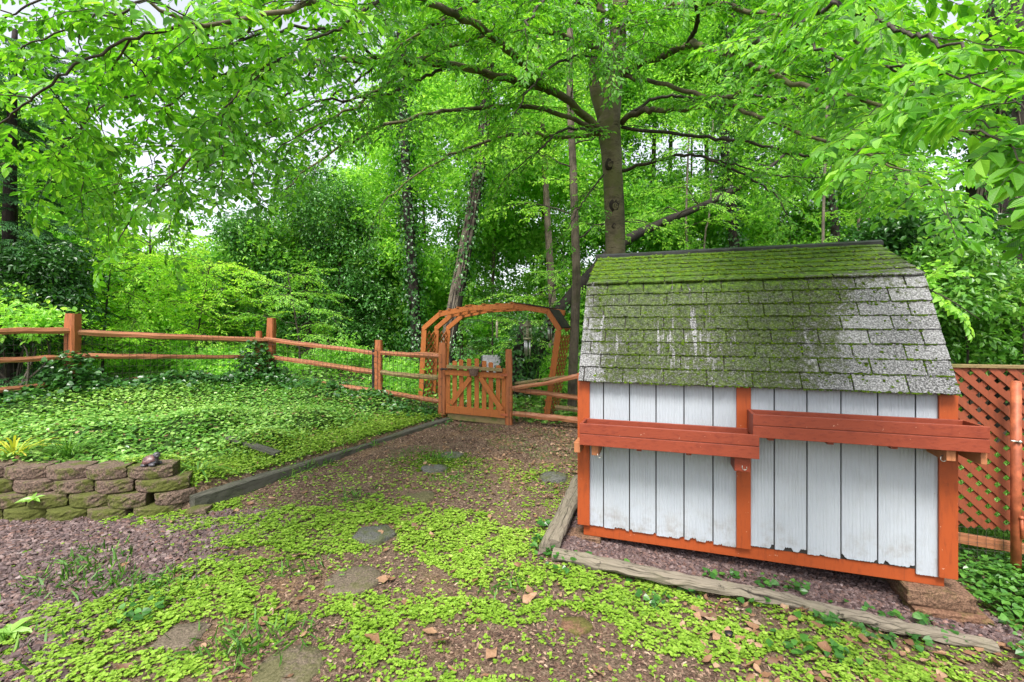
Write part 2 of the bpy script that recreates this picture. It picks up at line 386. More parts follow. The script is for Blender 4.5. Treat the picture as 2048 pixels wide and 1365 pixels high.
    f = noise(nt, v, 1.6, 5, 0.65); g = noise(nt, v, 55, 6, 0.8); h = noise(nt, v, 12, 5, 0.7)
    soil = ramp(nt, g, [(0.34, (0.030, 0.020, 0.014)), (0.5, (0.12, 0.08, 0.056)), (0.64, (0.27, 0.20, 0.145))])
    soil = mixc(nt, framp(nt, f, 0.45, 0.7), soil, mixc(nt, 1.0, soil, (1.5, 1.35, 1.1), 'MULTIPLY'))
    soil = mixc(nt, mth(nt, 'MULTIPLY', framp(nt, h, 0.55, 0.68), 0.35), soil, (0.06, 0.075, 0.015))
    gc = ramp(nt, g, [(0.3, (0.012, 0.028, 0.006)), (0.7, (0.05, 0.11, 0.018))])
    lawn = ramp(nt, g, [(0.3, (0.07, 0.16, 0.02)), (0.7, (0.17, 0.32, 0.05))])
    c = mixc(nt, attrf(nt, 'green'), soil, gc); c = mixc(nt, attrf(nt, 'lawn'), c, lawn)
    finish(nt, out, c, 0.95, mth(nt, 'ADD', g, h), 0.8, 0.02, 0.2)
    M['ground'] = m
make_materials()
# ------------------------------------------------------------------ terrain
LOW = np.array([(-2.4,2.2,-1.68),(0,2.2,-1.70),(1.4,2.2,-1.76),(2.6,2.3,-1.87),(0.3,3.35,-1.685),(1.6,3.0,-1.765),(2.85,2.72,-1.85),(3.6,3.25,-1.77),
 (3.4,2.6,-1.85),(0.62,4.4,-1.62),(0.75,5.2,-1.58),(-.4,5.4,-1.53),(-1.2,7.2,-1.47),(-.5,7.2,-1.49),(0.0,7.2,-1.50),(.55,7.6,-1.56),(1,6,-1.56),(-1.2,5.4,-1.52),
 (-2.7,4.2,-1.64),(-2.0,4.8,-1.58),(-4.5,4.0,-1.66),(-6.5,4,-1.66),(-4,3,-1.66),(-7,2,-1.66),(1.8,10,-1.52),(-2,9.6,-1.36),(-1.0,9.0,-1.42),(4.2,4.2,-1.68),(5,6,-1.6),
 (4,10,-1.5),(0,20,-1.3),(-12,20,-0.9),(12,20,-1.3),(-9,11,-0.9),(-5,11,-0.95),(-14,6,-0.9),(10,6,-1.5),(0,-3,-1.62),(6,0,-1.9),(-8,-3,-1.65),(8,-4,-1.9),(0,45,-1.2),(-45,30,-.8),(45,30,-1.2),(1.5,4.4,-1.82),(2.9,3.6,-1.90),(2.2,5.2,-1.78),(.86,3.68,-1.765),(1.25,3.54,-1.785),(1.7,3.38,-1.805),(2.15,3.23,-1.83),(2.6,3.08,-1.87)])
BED = np.array([(-7,4.3,-1.22),(-5,4.3,-1.22),(-3.4,4.35,-1.22),(-2.95,4.4,-1.30),(-2.6,4.45,-1.47),(-2.2,5.1,-1.45),(-1.65,6.1,-1.38),(-1.15,7.2,-1.36),(-1.4,7.5,-1.30),
 (-2.4,7.9,-1.12),(-3.3,8.2,-1.02),(-4.7,8.6,-.92),(-5.6,7.4,-.86),(-6.4,6.5,-.84),(-7.5,5.8,-.86),(-4,6,-1.08),(-3,5.5,-1.22),(-2.9,6.6,-1.18),(-5.2,5.3,-1.1),(-9,5,-.9),(-7,10,-.9),(-3,10.5,-1.1),(-2,9.6,-1.3),(-14,8,-.9),(-10,14,-.9)])
BED = np.concatenate([BED, [(-2.93+1.91*f-.12*.87, 4.02+3.34*f+.12*.5, -1.505+.10*f) for f in np.linspace(.02, .98, 14)], [(-2.93+1.91*f-.35*.87, 4.02+3.34*f+.35*.5, -1.46+.10*f) for f in np.linspace(.1, .98, 10)]])
BEAM_A = np.array([-2.93, 4.02]); BEAM_B = np.array([-1.02, 7.36])
BD = (BEAM_B - BEAM_A) / np.linalg.norm(BEAM_B - BEAM_A); BN = np.array([-BD[1], BD[0]])   # BN points into the bed
WALLY = 4.20
def idw(T, x, y, p=3.2):
    d2 = (x[..., None] - T[:, 0]) ** 2 + (y[..., None] - T[:, 1]) ** 2 + 0.03
    w = d2 ** (-p / 2)
    return (w * T[:, 2]).sum(-1) / w.sum(-1)
def bedmask(x, y):
    d1 = (x - BEAM_A[0]) * BN[0] + (y - BEAM_A[1]) * BN[1] - 0.06
    d2 = y - WALLY + .22*sstep(-3.0, -2.9, x)
    d = np.minimum(d1, d2)
    al = (x - BEAM_A[0]) * BD[0] + (y - BEAM_A[1]) * BD[1]
    return sstep(-0.045, 0.045, d) * sstep(5.2, 4.2, al), d
def H(x, y):
    x = np.asarray(x, float); y = np.asarray(y, float); sh = np.broadcast(x, y).shape
    x = np.broadcast_to(x, sh).ravel(); y = np.broadcast_to(y, sh).ravel(); o = np.empty(len(x))
    for i in range(0, len(x), 20000):
        a, b = x[i:i+20000], y[i:i+20000]
        m, _ = bedmask(a, b)
        o[i:i+20000] = idw(LOW, a, b) * (1 - m) + idw(BED, a, b) * m + (fbm(a * 2.2, b * 2.2, 5) - .5) * 0.035
    return o.reshape(sh)
def G(px, py):
    """ground point under a photo pixel"""
    px = np.atleast_1d(np.asarray(px, float)); py = np.atleast_1d(np.asarray(py, float))
    Y = np.linspace(1.6, 30, 800)
    X = (px[:, None] - CX) / F * Y; Z = (HY - py[:, None]) / F * Y
    below = Z < H(X, np.broadcast_to(Y, X.shape))
    i = np.where(below.any(1), below.argmax(1), len(Y) - 1)
    r = np.arange(len(px)); x = X[r, i]; y = Y[i]
    return np.stack([x, y, H(x, y)], 1)
def G1(px, py): return G(px, py)[0]

def make_ground():
    def axis(f0, f1, st, far):
        fine = np.arange(f0, f1 + 1e-6, st); k = np.cumsum(st * 1.22 ** np.arange(1, 46)); k = k[k < far]
        k = np.append(k, far)
        return np.concatenate([(f0 - k)[::-1], fine, f1 + k])
    xs = axis(-8, 5.5, 0.045, 260); ys = axis(0.8, 10.5, 0.045, 260)
    X, Y = np.meshgrid(xs, ys); Z = H(X, Y)
    near = sstep(14, 9, np.abs(Y)) * sstep(14, 9, np.abs(X))
    Z = Z + near * (fbm(X * 11, Y * 11, 9) - .5) * 0.022
    nx, ny = len(xs), len(ys)
    V = np.stack([X, Y, Z], -1).reshape(-1, 3)
    i = np.arange(ny - 1)[:, None] * nx + np.arange(nx - 1)[None]
    q = np.stack([i, i + 1, i + nx + 1, i + nx], -1).reshape(-1, 4)
    m, d = bedmask(X, Y)
    behind = sstep(7.3, 8.6, Y + 0.12 * X) 
    green = np.clip(np.maximum(m * sstep(0.05, .12, d), np.maximum(behind, sstep(3.1, 3.4, X))), 0, 1)
    lawn = sstep(3.6, 4.2, X) * sstep(3.3, 3.8, Y) * sstep(9.0, 7.0, Y)
    me = raw_mesh('ground', V, [q], [M['ground']], {'green': green.ravel(), 'lawn': lawn.ravel()}, smooth=True)
    tag(link('ground', me), kind='structure')
make_ground()

# ------------------------------------------------------------------ shed
SO = np.array([0.54, 3.696]); SE = np.array([0.9470, -0.3207]); SN = np.array([0.3207, 0.9470])
def SX(V):
    V = np.asarray(V, float); o = np.empty_like(V)
    o[:, :2] = SO + V[:, :1] * SE + V[:, 1:2] * SN; o[:, 2] = V[:, 2]; return o
def S1(s, t, z): return SX(np.array([[s, t, z]]))[0]
def s_at(px, t):
    k = (px - CX) / F
    a = SO + t * SN
    return (k * a[1] - a[0]) / (SE[0] - k * SE[1])
def z_at(px, py, t):
    s = s_at(px, t); Y = SO[1] + t * SN[1] + s * SE[1]
    return (HY - py) / F * Y
LS = 2.452; TW = 0.065; ZE, ZK, ZR = -0.406, 0.408, 0.764; TK, TR = 0.43, 1.2; TB = 2.4
shed = thing('garden_shed', S1(LS/2, TR, -1.66), 'small white shed with orange corner boards and a mossy grey gambrel roof', 'shed')
def build_shed():
    rs = np.random.RandomState(4)
    # siding boards with ragged rotten lower edge
    gp = [1207,1259,1312,1368,1426,1487,1548.5,1614,1682,1755.5,1831]
    ed = [0.012] + [s_at(p, TW) for p in gp] + [LS - 0.012]
    ztop = ZE + 0.06
    b = MB()
    drop = [-1.600,-1.606,-1.606,-1.612,-1.612,-1.618,-1.590,-1.592,-1.596,-1.590,-1.590,-1.628]
    for i in range(12):
        a0, a1 = ed[i] + 0.0045, ed[i+1] - 0.0045
        n = 44; ss = np.linspace(a0, a1, n); zb = np.full(n, drop[i]) + rs.normal(0, 0.0015, n)
        if i not in (0, 11):
            rot = sstep(.52, .72, vnoise(ss * 34, np.full(n, i * 3.1), 3)) * rs.uniform(0.008, 0.022) * (1.9 if i in (3, 4, 6, 7, 9, 10) else .6)
            zb += rot + rs.normal(0, 0.003, n) * (rot > 0.003)
        yf, yb = TW, TW + 0.012
        V = np.concatenate([np.stack([ss, np.full(n, yf), zb], 1), np.stack([ss, np.full(n, yf), np.full(n, ztop)], 1),
                            np.stack([ss, np.full(n, yb), zb], 1), np.stack([ss, np.full(n, yb), np.full(n, ztop)], 1)])
        j = np.arange(n - 1)
        q = [np.stack([j, j+1, n+j+1, n+j], 1), np.stack([2*n+j+1, 2*n+j, j, j+1], 1)[:, ::-1]]
        q += [np.array([[0, n, 3*n, 2*n]]), np.array([[n-1, 3*n-1, 4*n-1, 2*n-1]])]
        b.add(SX(V), q, rs.rand())
    b.build('siding', M['siding'], shed)
    # dark backing, side and rear walls, floor
    b = MB()
    b.box(0.02, LS-0.02, TW+0.0125, TW+0.03, -1.60, ZE+0.05, SX); b.build('wall_backing', M['dark'], shed)
    prof = [(TW+.032, -1.62), (TB-TW, -1.62), (TB-TW, ZE+.05), (TB-TK, ZK-.03), (TR, ZR-.03), (TK, ZK-.03), (TW+.032, ZE+.05)]
    for nm, s0 in (('gable_wall', 0.03), ('gable_wall', LS-.05)):
        b = MB(); V = [(s0, t, z) for t, z in prof] + [(s0+.02, t, z) for t, z in prof]; k = len(prof)
        b.add(SX(np.array(V)), [np.arange(k), np.arange(k)[::-1] + k] + [np.array([[i, (i+1)%k, (i+1)%k+k, i+k] for i in range(k)])])
        b.build(nm, M['shed_side'], shed)
    b = MB(); b.box(0.055, LS-.055, TB-TW-.02, TB-TW-.001, -1.6, ZE+.05, SX); b.build('rear_wall', M['shed_side'], shed)
    b = MB(); b.box(s_at(1167, TW+.016), s_at(1889, TW+.016), TW+.016, TW+.055, -1.695, -1.575, SX); b.build('skirt_board', M['trim'], shed, bevel=.004)
    b = MB(); b.box(.06, LS-.06, TW+.06, TB-TW-.03, -1.66, -1.61, SX); b.build('floor_deck', M['dark'], shed)
    b = MB(); b.box(.10, LS-.20, .62, .72, -2.0, -1.661, SX); b.build('gap_light_block', M['dark'], shed)  # added dark block, keeps light out of the gap below the skirt
    tp = TW - 0.022
    for (p0, p1, zt, zb) in ((1155, 1179, ZE+.05, -1.600), (1473, 1502, ZE+.05, -1.612), (1878.5, 1917, ZE+.05, -1.622)):
        b = MB(); b.box(s_at(p0, tp), s_at(p1, tp), tp, TW-.001, zb, zt, SX, rs.rand()); b.build('trim_board', M['trim'], shed, bevel=.003)
    # roof deck + shingles
    roofV = []
    b = MB()
    th = 0.022
    L1 = math.hypot(TK, ZK-ZE); d1 = np.array([TK, ZK-ZE]) / L1; n1 = np.array([-d1[1], d1[0]])
    L2 = math.hypot(TR-TK, ZR-ZK); d2 = np.array([TR-TK, ZR-ZK]) / L2; n2 = np.array([-d2[1], d2[0]])
    def slab(a, c, nn, off0, off1, s0, s1, bb, aa=.5):
        pr = [a + nn*off0, c + nn*off0, c + nn*off1, a + nn*off1]
        V = [(s0, *p) for p in pr] + [(s1, *p) for p in pr]
        bb.add(SX(np.array(V)), [np.array([[0,1,2,3],[7,6,5,4],[0,4,5,1],[1,5,6,2],[2,6,7,3],[3,7,4,0]])], aa)
    E = np.array([0, ZE]); K = np.array([TK, ZK]); R = np.array([TR, ZR])
    m = lambda p: np.array([2*TR - p[0], p[1]])
    slab(E, K, n1, -th, -.002, .004, LS-.004, b); slab(K, R, n2, -th, -.002, .004, LS-.004, b)
    slab(m(E), m(K), np.array([-n1[0], n1[1]]), -th, .004, 0, LS, b); slab(m(K), m(R), np.array([-n2[0], n2[1]]), -th, .004, 0, LS, b)
    deck = b.build('roof', M['dark'], shed)
    b = MB(); spots = []
    def courses(A, d, nn, L, nc, wbase, ridge_off, over0=0.0):
        ex = L / nc
        for k in range(nc):
            v0 = k*ex - (over0 if k == 0 else 0); v1 = min(L, (k+1)*ex + .025)
            off = .153 if k % 2 else 0.0
            off += rs.uniform(-.02, .02)
            cuts = [0.0]; s = .03 + off if off > .1 else .06 + off
            while s < LS - .05: cuts.append(s); s += .306
            cuts.append(LS)
            for a0, a1 in zip(cuts[:-1], cuts[1:]):
                lb = rs.uniform(.010, .017); lt = .001; g = .005
                w0 = a0 + (g if a0 > 0 else 0); w1 = a1 - (g if a1 < LS else 0)
                ns = max(2, int((w1 - w0) / .05)); ss = np.linspace(w0, w1, ns + 1)
                wav = rs.normal(0, .0012, ns + 1)
                rows = []
                for (v, o, dv) in ((v0, 0.0, 0), (v0, lb, 1), (v0 + .5*(v1-v0), (lb+lt)/2 + .001, 0), (v1, lt, 0)):
                    pts = A + d * v + nn * o
                    rows.append([(sx, pts[0] + nn[0]*wv + d[0]*wv*2*(v == v0), pts[1] + nn[1]*wv + d[1]*wv*2*(v == v0)) for sx, wv in zip(ss, wav)])
                n = ns + 1; V = np.array(rows).reshape(-1, 3)
                vv = np.repeat([ridge_off - v0, ridge_off - v0, ridge_off - (v0+v1)/2, ridge_off - v1], n)
                uv = np.stack([np.tile(ss, 4), vv], 1)
                j = np.arange(ns)
                q = [np.stack([r*n+j, r*n+j+1, (r+1)*n+j+1, (r+1)*n+j], 1) for r in range(3)]
                q += [np.array([[r*n, (r+1)*n, (r+1)*n, r*n]])[:, :] for r in range(0)]
                side = [np.array([[0, n, 2*n, 3*n]]), np.array([[n-1, 4*n-1, 3*n-1, 2*n-1]])]
                b.add(SX(V), q + side, rs.rand(), uv)
                # moss seats along this tab's lower edge and its left gap
                for _ in range(34):
                    sx = rs.uniform(w0, w1); spots.append((sx, ridge_off - v0, A + d*(v0 - .002) + nn*(lb*.6), nn, 1.0))
                for _ in range(9):
                    v = rs.uniform(v0, v0+ex); spots.append((a0, ridge_off - v, A + d*v + nn*.004, nn, .8))
                for _ in range(26):
                    v = rs.uniform(v0, v0+ex); sx = rs.uniform(w0, w1); spots.append((sx, ridge_off - v, A + d*v + nn*(lb*.6), nn, .4))
    courses(E, d1, n1, L1, 8, 0, L1 + L2, .012)
    courses(K + n2*.004, d2, n2, L2, 7, 0, L2, .022)
    b.build('shingles', M['shingle'], deck)
    # moss clumps
    b = MB(); cnt = 0
    dome = [(0,0,1)] + [(math.cos(a), math.sin(a), .25) for a in np.arange(6)/6*2*PI]
    dome = np.array(dome); df = np.array([[0, 1+i, 1+(i+1)%6] for i in range(6)])
    for sx, w, p, nn, wt in spots:
        den = .20 + .5*float(fbm(sx*2.2, w*2.2, 31)) + .35*float(fbm(sx*9, w*9, 37)) - .35
        den += .10 * float(sstep(1.0, 2.0, sx)) * float(sstep(.8, 1.2, w)) + .22*float(sstep(.9,.6,w))*float(sstep(2.1,1.4,sx))
        den -= .3*float(sstep(2.25, 2.4, sx)) + .3*float(sstep(.12, .02, sx)) + .2*float(sstep(.7, .2, sx))*float(sstep(.8, 1.1, w))
        if rs.rand() > den * 2.9 * wt: continue
        r = rs.uniform(.003, .0095) * (1.15 if w < .85 else 1.0)
        V = dome * np.array([r*rs.uniform(.8,1.7), r*rs.uniform(.8,1.3), r*rs.uniform(.6, 1.1)])
        V = V * (1 + rs.normal(0, .18, V.shape))
        T3 = np.array([0, nn[0], nn[1]]); D3 = np.array([0, nn[1], -nn[0]])
        L = np.stack([V[:, 0]+sx, np.zeros(7), np.zeros(7)], 1) + V[:, 1:2]*D3 + V[:, 2:3]*T3
        L[:, 1] += p[0]; L[:, 2] += p[1]
        b.add(SX(L), [df], np.clip(rs.normal(.4 + .35*(w < .85), .2), 0, 1)); cnt += 1
    b.build('moss', M['moss'], deck, smooth=True)
    # black ridge cap
    b = MB(); V = []
    for s in np.linspace(-.03, LS+.03, 14):
        V.append([(s, TR-.045, ZR-.022), (s, TR-.05, ZR+.012), (s, TR, ZR+.036), (s, TR+.05, ZR+.012), (s, TR+.045, ZR-.022)])
    V = np.array(V) + rs.normal(0, .0015, (14, 5, 3)); b2 = SX(V.reshape(-1, 3)); i = np.arange(13)[:, None]*5 + np.arange(4)[None]
    b.add(b2, [np.stack([i, i+1, i+6, i+5], -1).reshape(-1, 4), np.arange(5), np.arange(5)[::-1]+65]); b.build('ridge_cap', M['black'], deck)
build_shed()

def planter(px0, px1, zt, zb, label, br, hooks, cleats):
    t0 = -.205; t1 = TW - .024
    s0, s1 = s_at(px0, t0), s_at(px1, t0); zm = (zt + zb) / 2 + .004
    p = thing('planter_box', S1((s0+s1)/2, t0, zb), label, 'planter', 'planter boxes on the shed wall'); rs = np.random.RandomState(int(px0))
    w = .02
    b = MB(); b.box(s0, s1, t0, t0+w, zm+.0022, zt, SX, .3); b.build('front_board', M['planter'], p, bevel=.003)
    b = MB(); b.box(s0, s1, t0+.001, t0+w, zb, zm-.0022, SX, .6); b.build('front_board', M['planter'], p, bevel=.003)
    b = MB(); b.box(s0, s1, t1-w, t1, zb, zt-.004, SX, .4); b.build('back_board', M['planter'], p, bevel=.003)
    for a in (s0, s1-w):
        b = MB(); b.box(a, a+w, t0+w+.0005, t1-w-.0005, zb, zt-.003, SX, rs.rand()); b.build('end_board', M['planter'], p, bevel=.003)
    b = MB(); b.box(s0+w+.001, s1-w-.001, t0+w+.001, t1-w-.001, zb+.006, zb+.03, SX); b.build('bottom_board', M['dark'], p)
    for (pa, pb, ta, zlow, mm) in br:
        a0, a1 = s_at(pa, ta), s_at(pb, ta)
        b = MB()
        pr = [(ta, zb-.002), (ta, zlow), (ta+.06, zlow-.006), (t1+.02, zb-.12 if mm == 'planter' else zlow), (t1+.02, zb-.002)]
        k = len(pr); V = [(a0, *q) for q in pr] + [(a1, *q) for q in pr]
        b.add(SX(np.array(V)), [np.arange(k), np.arange(k)[::-1]+k, np.array([[i, i+k, (i+1)%k+k, (i+1)%k] for i in range(k)])], rs.rand())
        br_o = b.build('bracket', M[mm], p, bevel=.003)
    for (ph, pyh, th) in hooks:
        sh = s_at(ph, th); zh = z_at(ph, pyh, th); r = .016
        b = MB(); a = np.linspace(-2.9, 0.5, 12)
        pts = [S1(sh + .018 - .006, th+.02, zh+.012)] 
        pts = [S1(sh, th - r*math.cos(x) * .3, zh + r*math.sin(x)) + np.array([r*math.cos(x), 0, 0]) for x in a]
        pts = [S1(sh, th+.015, zh+.018)] + [pts[0] + np.array([0,0,.016])] + pts
        b.tube(pts, .0028, 6); b.build('hook', M['steel'], br_o, smooth=True)
    for pc in cleats:
        sc = s_at(pc, -.1); b = MB(); b.box(sc-.018, sc+.018, -.16, t1-.02, zb-.022, zb-.001, SX, rs.rand()); b.build('cleat', M['planter'], p)
    return p
planter(1159, 1519, -.717, -.882, 'long red planter box on the shed wall, lower one beside the gate end', [(1148,1160,-.12,-.965,'cleat'), (1183,1197,-.15,-.968,'cleat'), (1469,1500,-.15,-.99,'planter')], [(1199,912,-.15),(1489,936,-.15)], [1279,1377])
planter(1506, 1981, -.577, -.735, 'long red planter box on the shed wall, higher one reaching past the corner', [(1893,1912,-.17,-.805,'cleat'), (1962,1975,-.17,-.812,'cleat')], [(1887,918,-.15)], [1538,1655,1780])

def rough_block(b, c, ang, W, D, hh, seed, convex=.03, taper=.03, a=.5, jit=.0035):
    rs = np.random.RandomState(seed); n = 13
    u = np.linspace(-1, 1, n)
    fr = np.stack([u*W/2, -D/2 - convex*(1-u**2)], 1)
    bk = np.array([[W/2-taper, D/2], [-W/2+taper, D/2]])
    pl = np.concatenate([fr, bk]); k = len(pl); V = []
    zs = [0, .12, .3, .5, .7, .9, 1.0]
    for i, zf in enumerate(zs):
        inset = .007 if i in (0, len(zs)-1) else 0
        q = pl.copy(); q[:n, 1] += inset; q[0,0] += inset; q[n-1,0] -= inset
        q[:n] += rs.normal(0, jit, (n, 2)) * (1 if 0 < i < len(zs)-1 else .35)
        V.append(np.column_stack([q, np.full(k, zf*hh) + (rs.normal(0, .002, k) if i == len(zs)-1 else 0)]))
    V = np.concatenate(V); ca, sa = math.cos(ang), math.sin(ang)
    Wd = np.empty_like(V); Wd[:, 0] = c[0] + V[:, 0]*ca - V[:, 1]*sa; Wd[:, 1] = c[1] + V[:, 0]*sa + V[:, 1]*ca; Wd[:, 2] = c[2] + V[:, 2]
    i = np.arange(len(zs)-1)[:, None]*k + np.arange(k)[None]; j = np.arange(len(zs)-1)[:, None]*k + (np.arange(k)[None]+1) % k
    cen_t = len(Wd); Wd = np.concatenate([Wd, Wd[(len(zs)-1)*k:].mean(0)[None]])
    tops = np.array([[(len(zs)-1)*k+m, (len(zs)-1)*k+(m+1) % k, cen_t] for m in range(k)])
    b.add(Wd, [np.stack([i, j, j+k, i+k], -1).reshape(-1, 4), tops, np.arange(k)[::-1]], a)

def retaining_wall():
    w = thing('retaining_wall', (-4.4, 4.1, -1.66), 'low dry stacked wall of curved mossy reddish blocks holding the planting bed', 'garden wall')
    rs = np.random.RandomState(8); hh = .106
    # (right end px, offset of first block, Y front, count)
    rows = [(-1.664, 3.93, [-2.99, -3.36, -3.72, -4.08, -4.46, -4.84, -5.2, -5.6, -6.0, -6.4], .35),
            (-1.557, 3.985, [-2.93, -3.24, -3.58, -3.93, -4.29, -4.68, -5.06, -5.44, -5.8, -6.2, -6.6], .34),
            (-1.450, 4.035, [-2.97, -3.40, -3.76, -4.12, -4.49, -4.87, -5.24, -5.6, -6.0, -6.4], .35),
            (-1.343, 4.085, [-3.11, -3.50, -3.87, -4.24, -4.62, -5.0, -5.4, -5.8, -6.2, -6.6], .37)]
    for ri, (z, yf, ends, W0) in enumerate(rows):
        for k in range(len(ends)-1):
            x1, x0 = ends[k], ends[k+1]; Wd = x1 - x0 - .012
            yy = yf + .11 + rs.uniform(-.012, .012); ang = rs.uniform(-.05, .05)
            if k == 0:
                ang = [.35, .45, .22, .10][ri]; yy += [.05, .07, .03, .01][ri]
            b = MB(); moss = [.80, .72, .55, .30][ri] + rs.uniform(-.18, .22)
            if ri == 1 and k == 0: moss = .1
            rough_block(b, ((x0+x1)/2, yy+.035, z + rs.uniform(-.004, .004)), ang, Wd+.004, .19, hh-.003, int(ri*50+k), .078, .045, np.clip(moss, 0, 1), .003)
            b.build('block', M['block'], w)
retaining_wall()
b = MB(); rough_block(b, (-2.78, 4.05, -1.665), .1, .17, .14, .085, 77, .02, .01, .6); o = b.build('concrete_block', M['block']); tag(o, 'small mossy block half sunk under the end of the long dark timber', 'block')
b = MB(); c = S1(2.36, .12, 0); rough_block(b, (c[0], c[1]+.02, -1.80), -.32, .36, .30, .105, 80, .004, .0, .35, .003)
o = b.build('concrete_block', M['brown_block']); tag(o, 'brown concrete block carrying the near corner of the shed, upper of two', 'block')
b = MB(); rough_block(b, (c[0]+.03, c[1]-.015, -1.89), -.30, .40, .32, .088, 81, .004, .0, .2, .004)
o = b.build('concrete_block', M['slab_red']); tag(o, 'reddish concrete block at the shed corner, lying under the brown one', 'block')
b = MB(); c = S1(.05, .10, 0); rough_block(b, (c[0], c[1]+.1, -1.78), -.32, .3, .3, .085, 82, .004, .0, .4, .003)
o = b.build('concrete_block', M['brown_block']); tag(o, 'grey brown block under the shed corner by the split side logs', 'block')

# ------------------------------------------------------------------ timbers
SQ = lambda w, h, r=.012: [(-w/2+r,-h/2),(w/2-r,-h/2),(w/2,-h/2+r),(w/2,h/2-r),(w/2-r,h/2),(-w/2+r,h/2),(-w/2,h/2-r),(-w/2,-h/2+r)]
def seg(p0, p1, n, sag=0, jit=0, seed=0):
    rs = np.random.RandomState(seed); t = np.linspace(0, 1, n)[:, None]
    p = np.asarray(p0)*(1-t) + np.asarray(p1)*t; p[:, 2] -= sag*4*(t*(1-t))[:, 0]
    return p + np.cumsum(rs.normal(0, 1, (n, 3)), 0)*jit*np.array([1,1,.5])
def timber(name, p0, p1, sec, mat, label, cat, jit=.002, n=24, seed=0, pj=0, smooth=False):
    b = MB(); b.loft(seg(p0, p1, n, 0, pj, seed), sec, jit=jit, seed=seed, a=.5)
    o = b.build(name, M[mat], None, smooth); return tag(o, label, cat)
p0 = P(382, 992, 4.12); p1 = P(742, 884, 6.02); p2 = P(896, 836, 7.30)
timber('landscape_timber', p0 - [0,0,.07], p1 - [0,0,.065], SQ(.13,.14), 'timber', 'long dark square timber edging the planting bed, its cut end near the block wall', 'timber', seed=2, n=30)
timber('landscape_timber', p1 + [-.03,.0,-.05], p2 + [0,0,-.06], SQ(.12,.12), 'timber', 'dark square timber edging the bed, running up to the gate post', 'timber', seed=3)
a, c = G1(458, 884), G1(556, 918)
timber('board', a + [0,0,.035], c + [0,0,.05], SQ(.10,.035,.004), 'timber', 'short grey board lying in the clover of the bed, one end at the long timber', 'board', seed=4, n=10)
LOGS = [(-.055,-.045),(.0,-.055),(.05,-.045),(.062,-.01),(.05,.03),(.012,.045),(-.03,.042),(-.06,.02),(-.066,-.01)]
a, c = G1(1106, 1122), G1(1560, 1215); d = G1(1990, 1312)
b = MB(); pts = np.concatenate([seg(a+[0,0,.05], c+[0,0,.045], 20)[:-1], seg(c+[0,0,.045], d+[0,0,.02], 22)])
pts += np.cumsum(np.random.RandomState(5).normal(0, .0022, pts.shape), 0)
b.loft(pts - [0,0,.012], np.array(LOGS)*[.95,.72], scale=np.linspace(1.0, .70, len(pts)), jit=.0045, seed=6)
tag(b.build('landscape_timber', M['log']), 'long weathered grey split log in front of the shed gravel', 'timber')
a, c = G1(1088, 1110), G1(1158, 968)
timber('landscape_timber', a+[0,0,.05], c+[0,0,.05], np.array(LOGS)*.78, 'log', 'weathered split log at the gate end of the shed, outer of two side by side', 'timber', .004, 18, 7, .003)
a, c = G1(1108, 1108), G1(1165, 985)
timber('landscape_timber', a+[0,0,.07], c+[0,0,.07], np.array(LOGS)*.75, 'log', 'weathered split log at the gate end of the shed, inner one touching the gravel', 'timber', .004, 18, 8, .003)

# ------------------------------------------------------------------ fences
RSEC = [(-.05,-.035),(.045,-.04),(.055,.0),(.03,.042),(-.04,.036)]
def rail(parent, p0, p1, seed, k=1.0, mat='rail'):
    rs = np.random.RandomState(seed)
    n = 12; sc = k*np.clip(1 + np.cumsum(rs.normal(0, .05, n)), .8, 1.2); sc[0] *= .75; sc[-1] *= .7
    b = MB(); b.loft(seg(p0, p1, n, rs.uniform(-.01, .02), .006, seed), RSEC, scale=sc, jit=.003, seed=seed, twist=rs.uniform(-.5, .5), a=rs.rand())
    return b.build('rail', M[mat], parent)
def fpost(parent, base, top, w, seed, lean=(0, 0)):
    rs = np.random.RandomState(seed); n = 9
    p = seg(base, np.array(top) + [lean[0], lean[1], 0], n, 0, .002, seed)
    sc = np.ones(n); sc[-1] = .9
    sec = np.array([(-.5,-.35),(-.35,-.5),(.35,-.5),(.5,-.35),(.5,.35),(.35,.5),(-.35,.5),(-.5,.35)])*w
    b = MB(); b.loft(p, sec, scale=sc, jit=.003, seed=seed, a=rs.rand()); return b.build('post', M['post'], parent)
def stake(parent, x, y, z0, z1, w=.03):
    b = MB(); b.box(x-w/2, x+w/2, y-.004, y+.004, z0, z1); b.box(x-.004, x+.004, y+.0042, y+.03, z0, z1)
    return b.build('steel_stake', M['stake'], parent)
def wiremesh(parent, quads, dx=.085, dz=.10, r=.0026):
    b = MB()
    for (a, c, za, zb_) in quads:
        a = np.array(a); c = np.array(c); L = np.linalg.norm((c-a)[:2]); nv = int(L/dx)
        for i in range(nv+1):
            t = i/nv; x = a*(1-t)+c*t
            b.tube([x+[0,0,za[0]*(1-t)+za[1]*t], x+[0.003*math.sin(i*7),0,zb_[0]*(1-t)+zb_[1]*t]], r, 3, cap=False)
        nh = int((zb_[0]-za[0])/dz)
        for j in range(nh+1):
            f = j/nh
            b.tube([a+[0,0,za[0]*(1-f)+zb_[0]*f], c+[0,0,za[1]*(1-f)+zb_[1]*f]], r, 3, cap=False)
    return b.build('wire_mesh', M['wire'], parent)

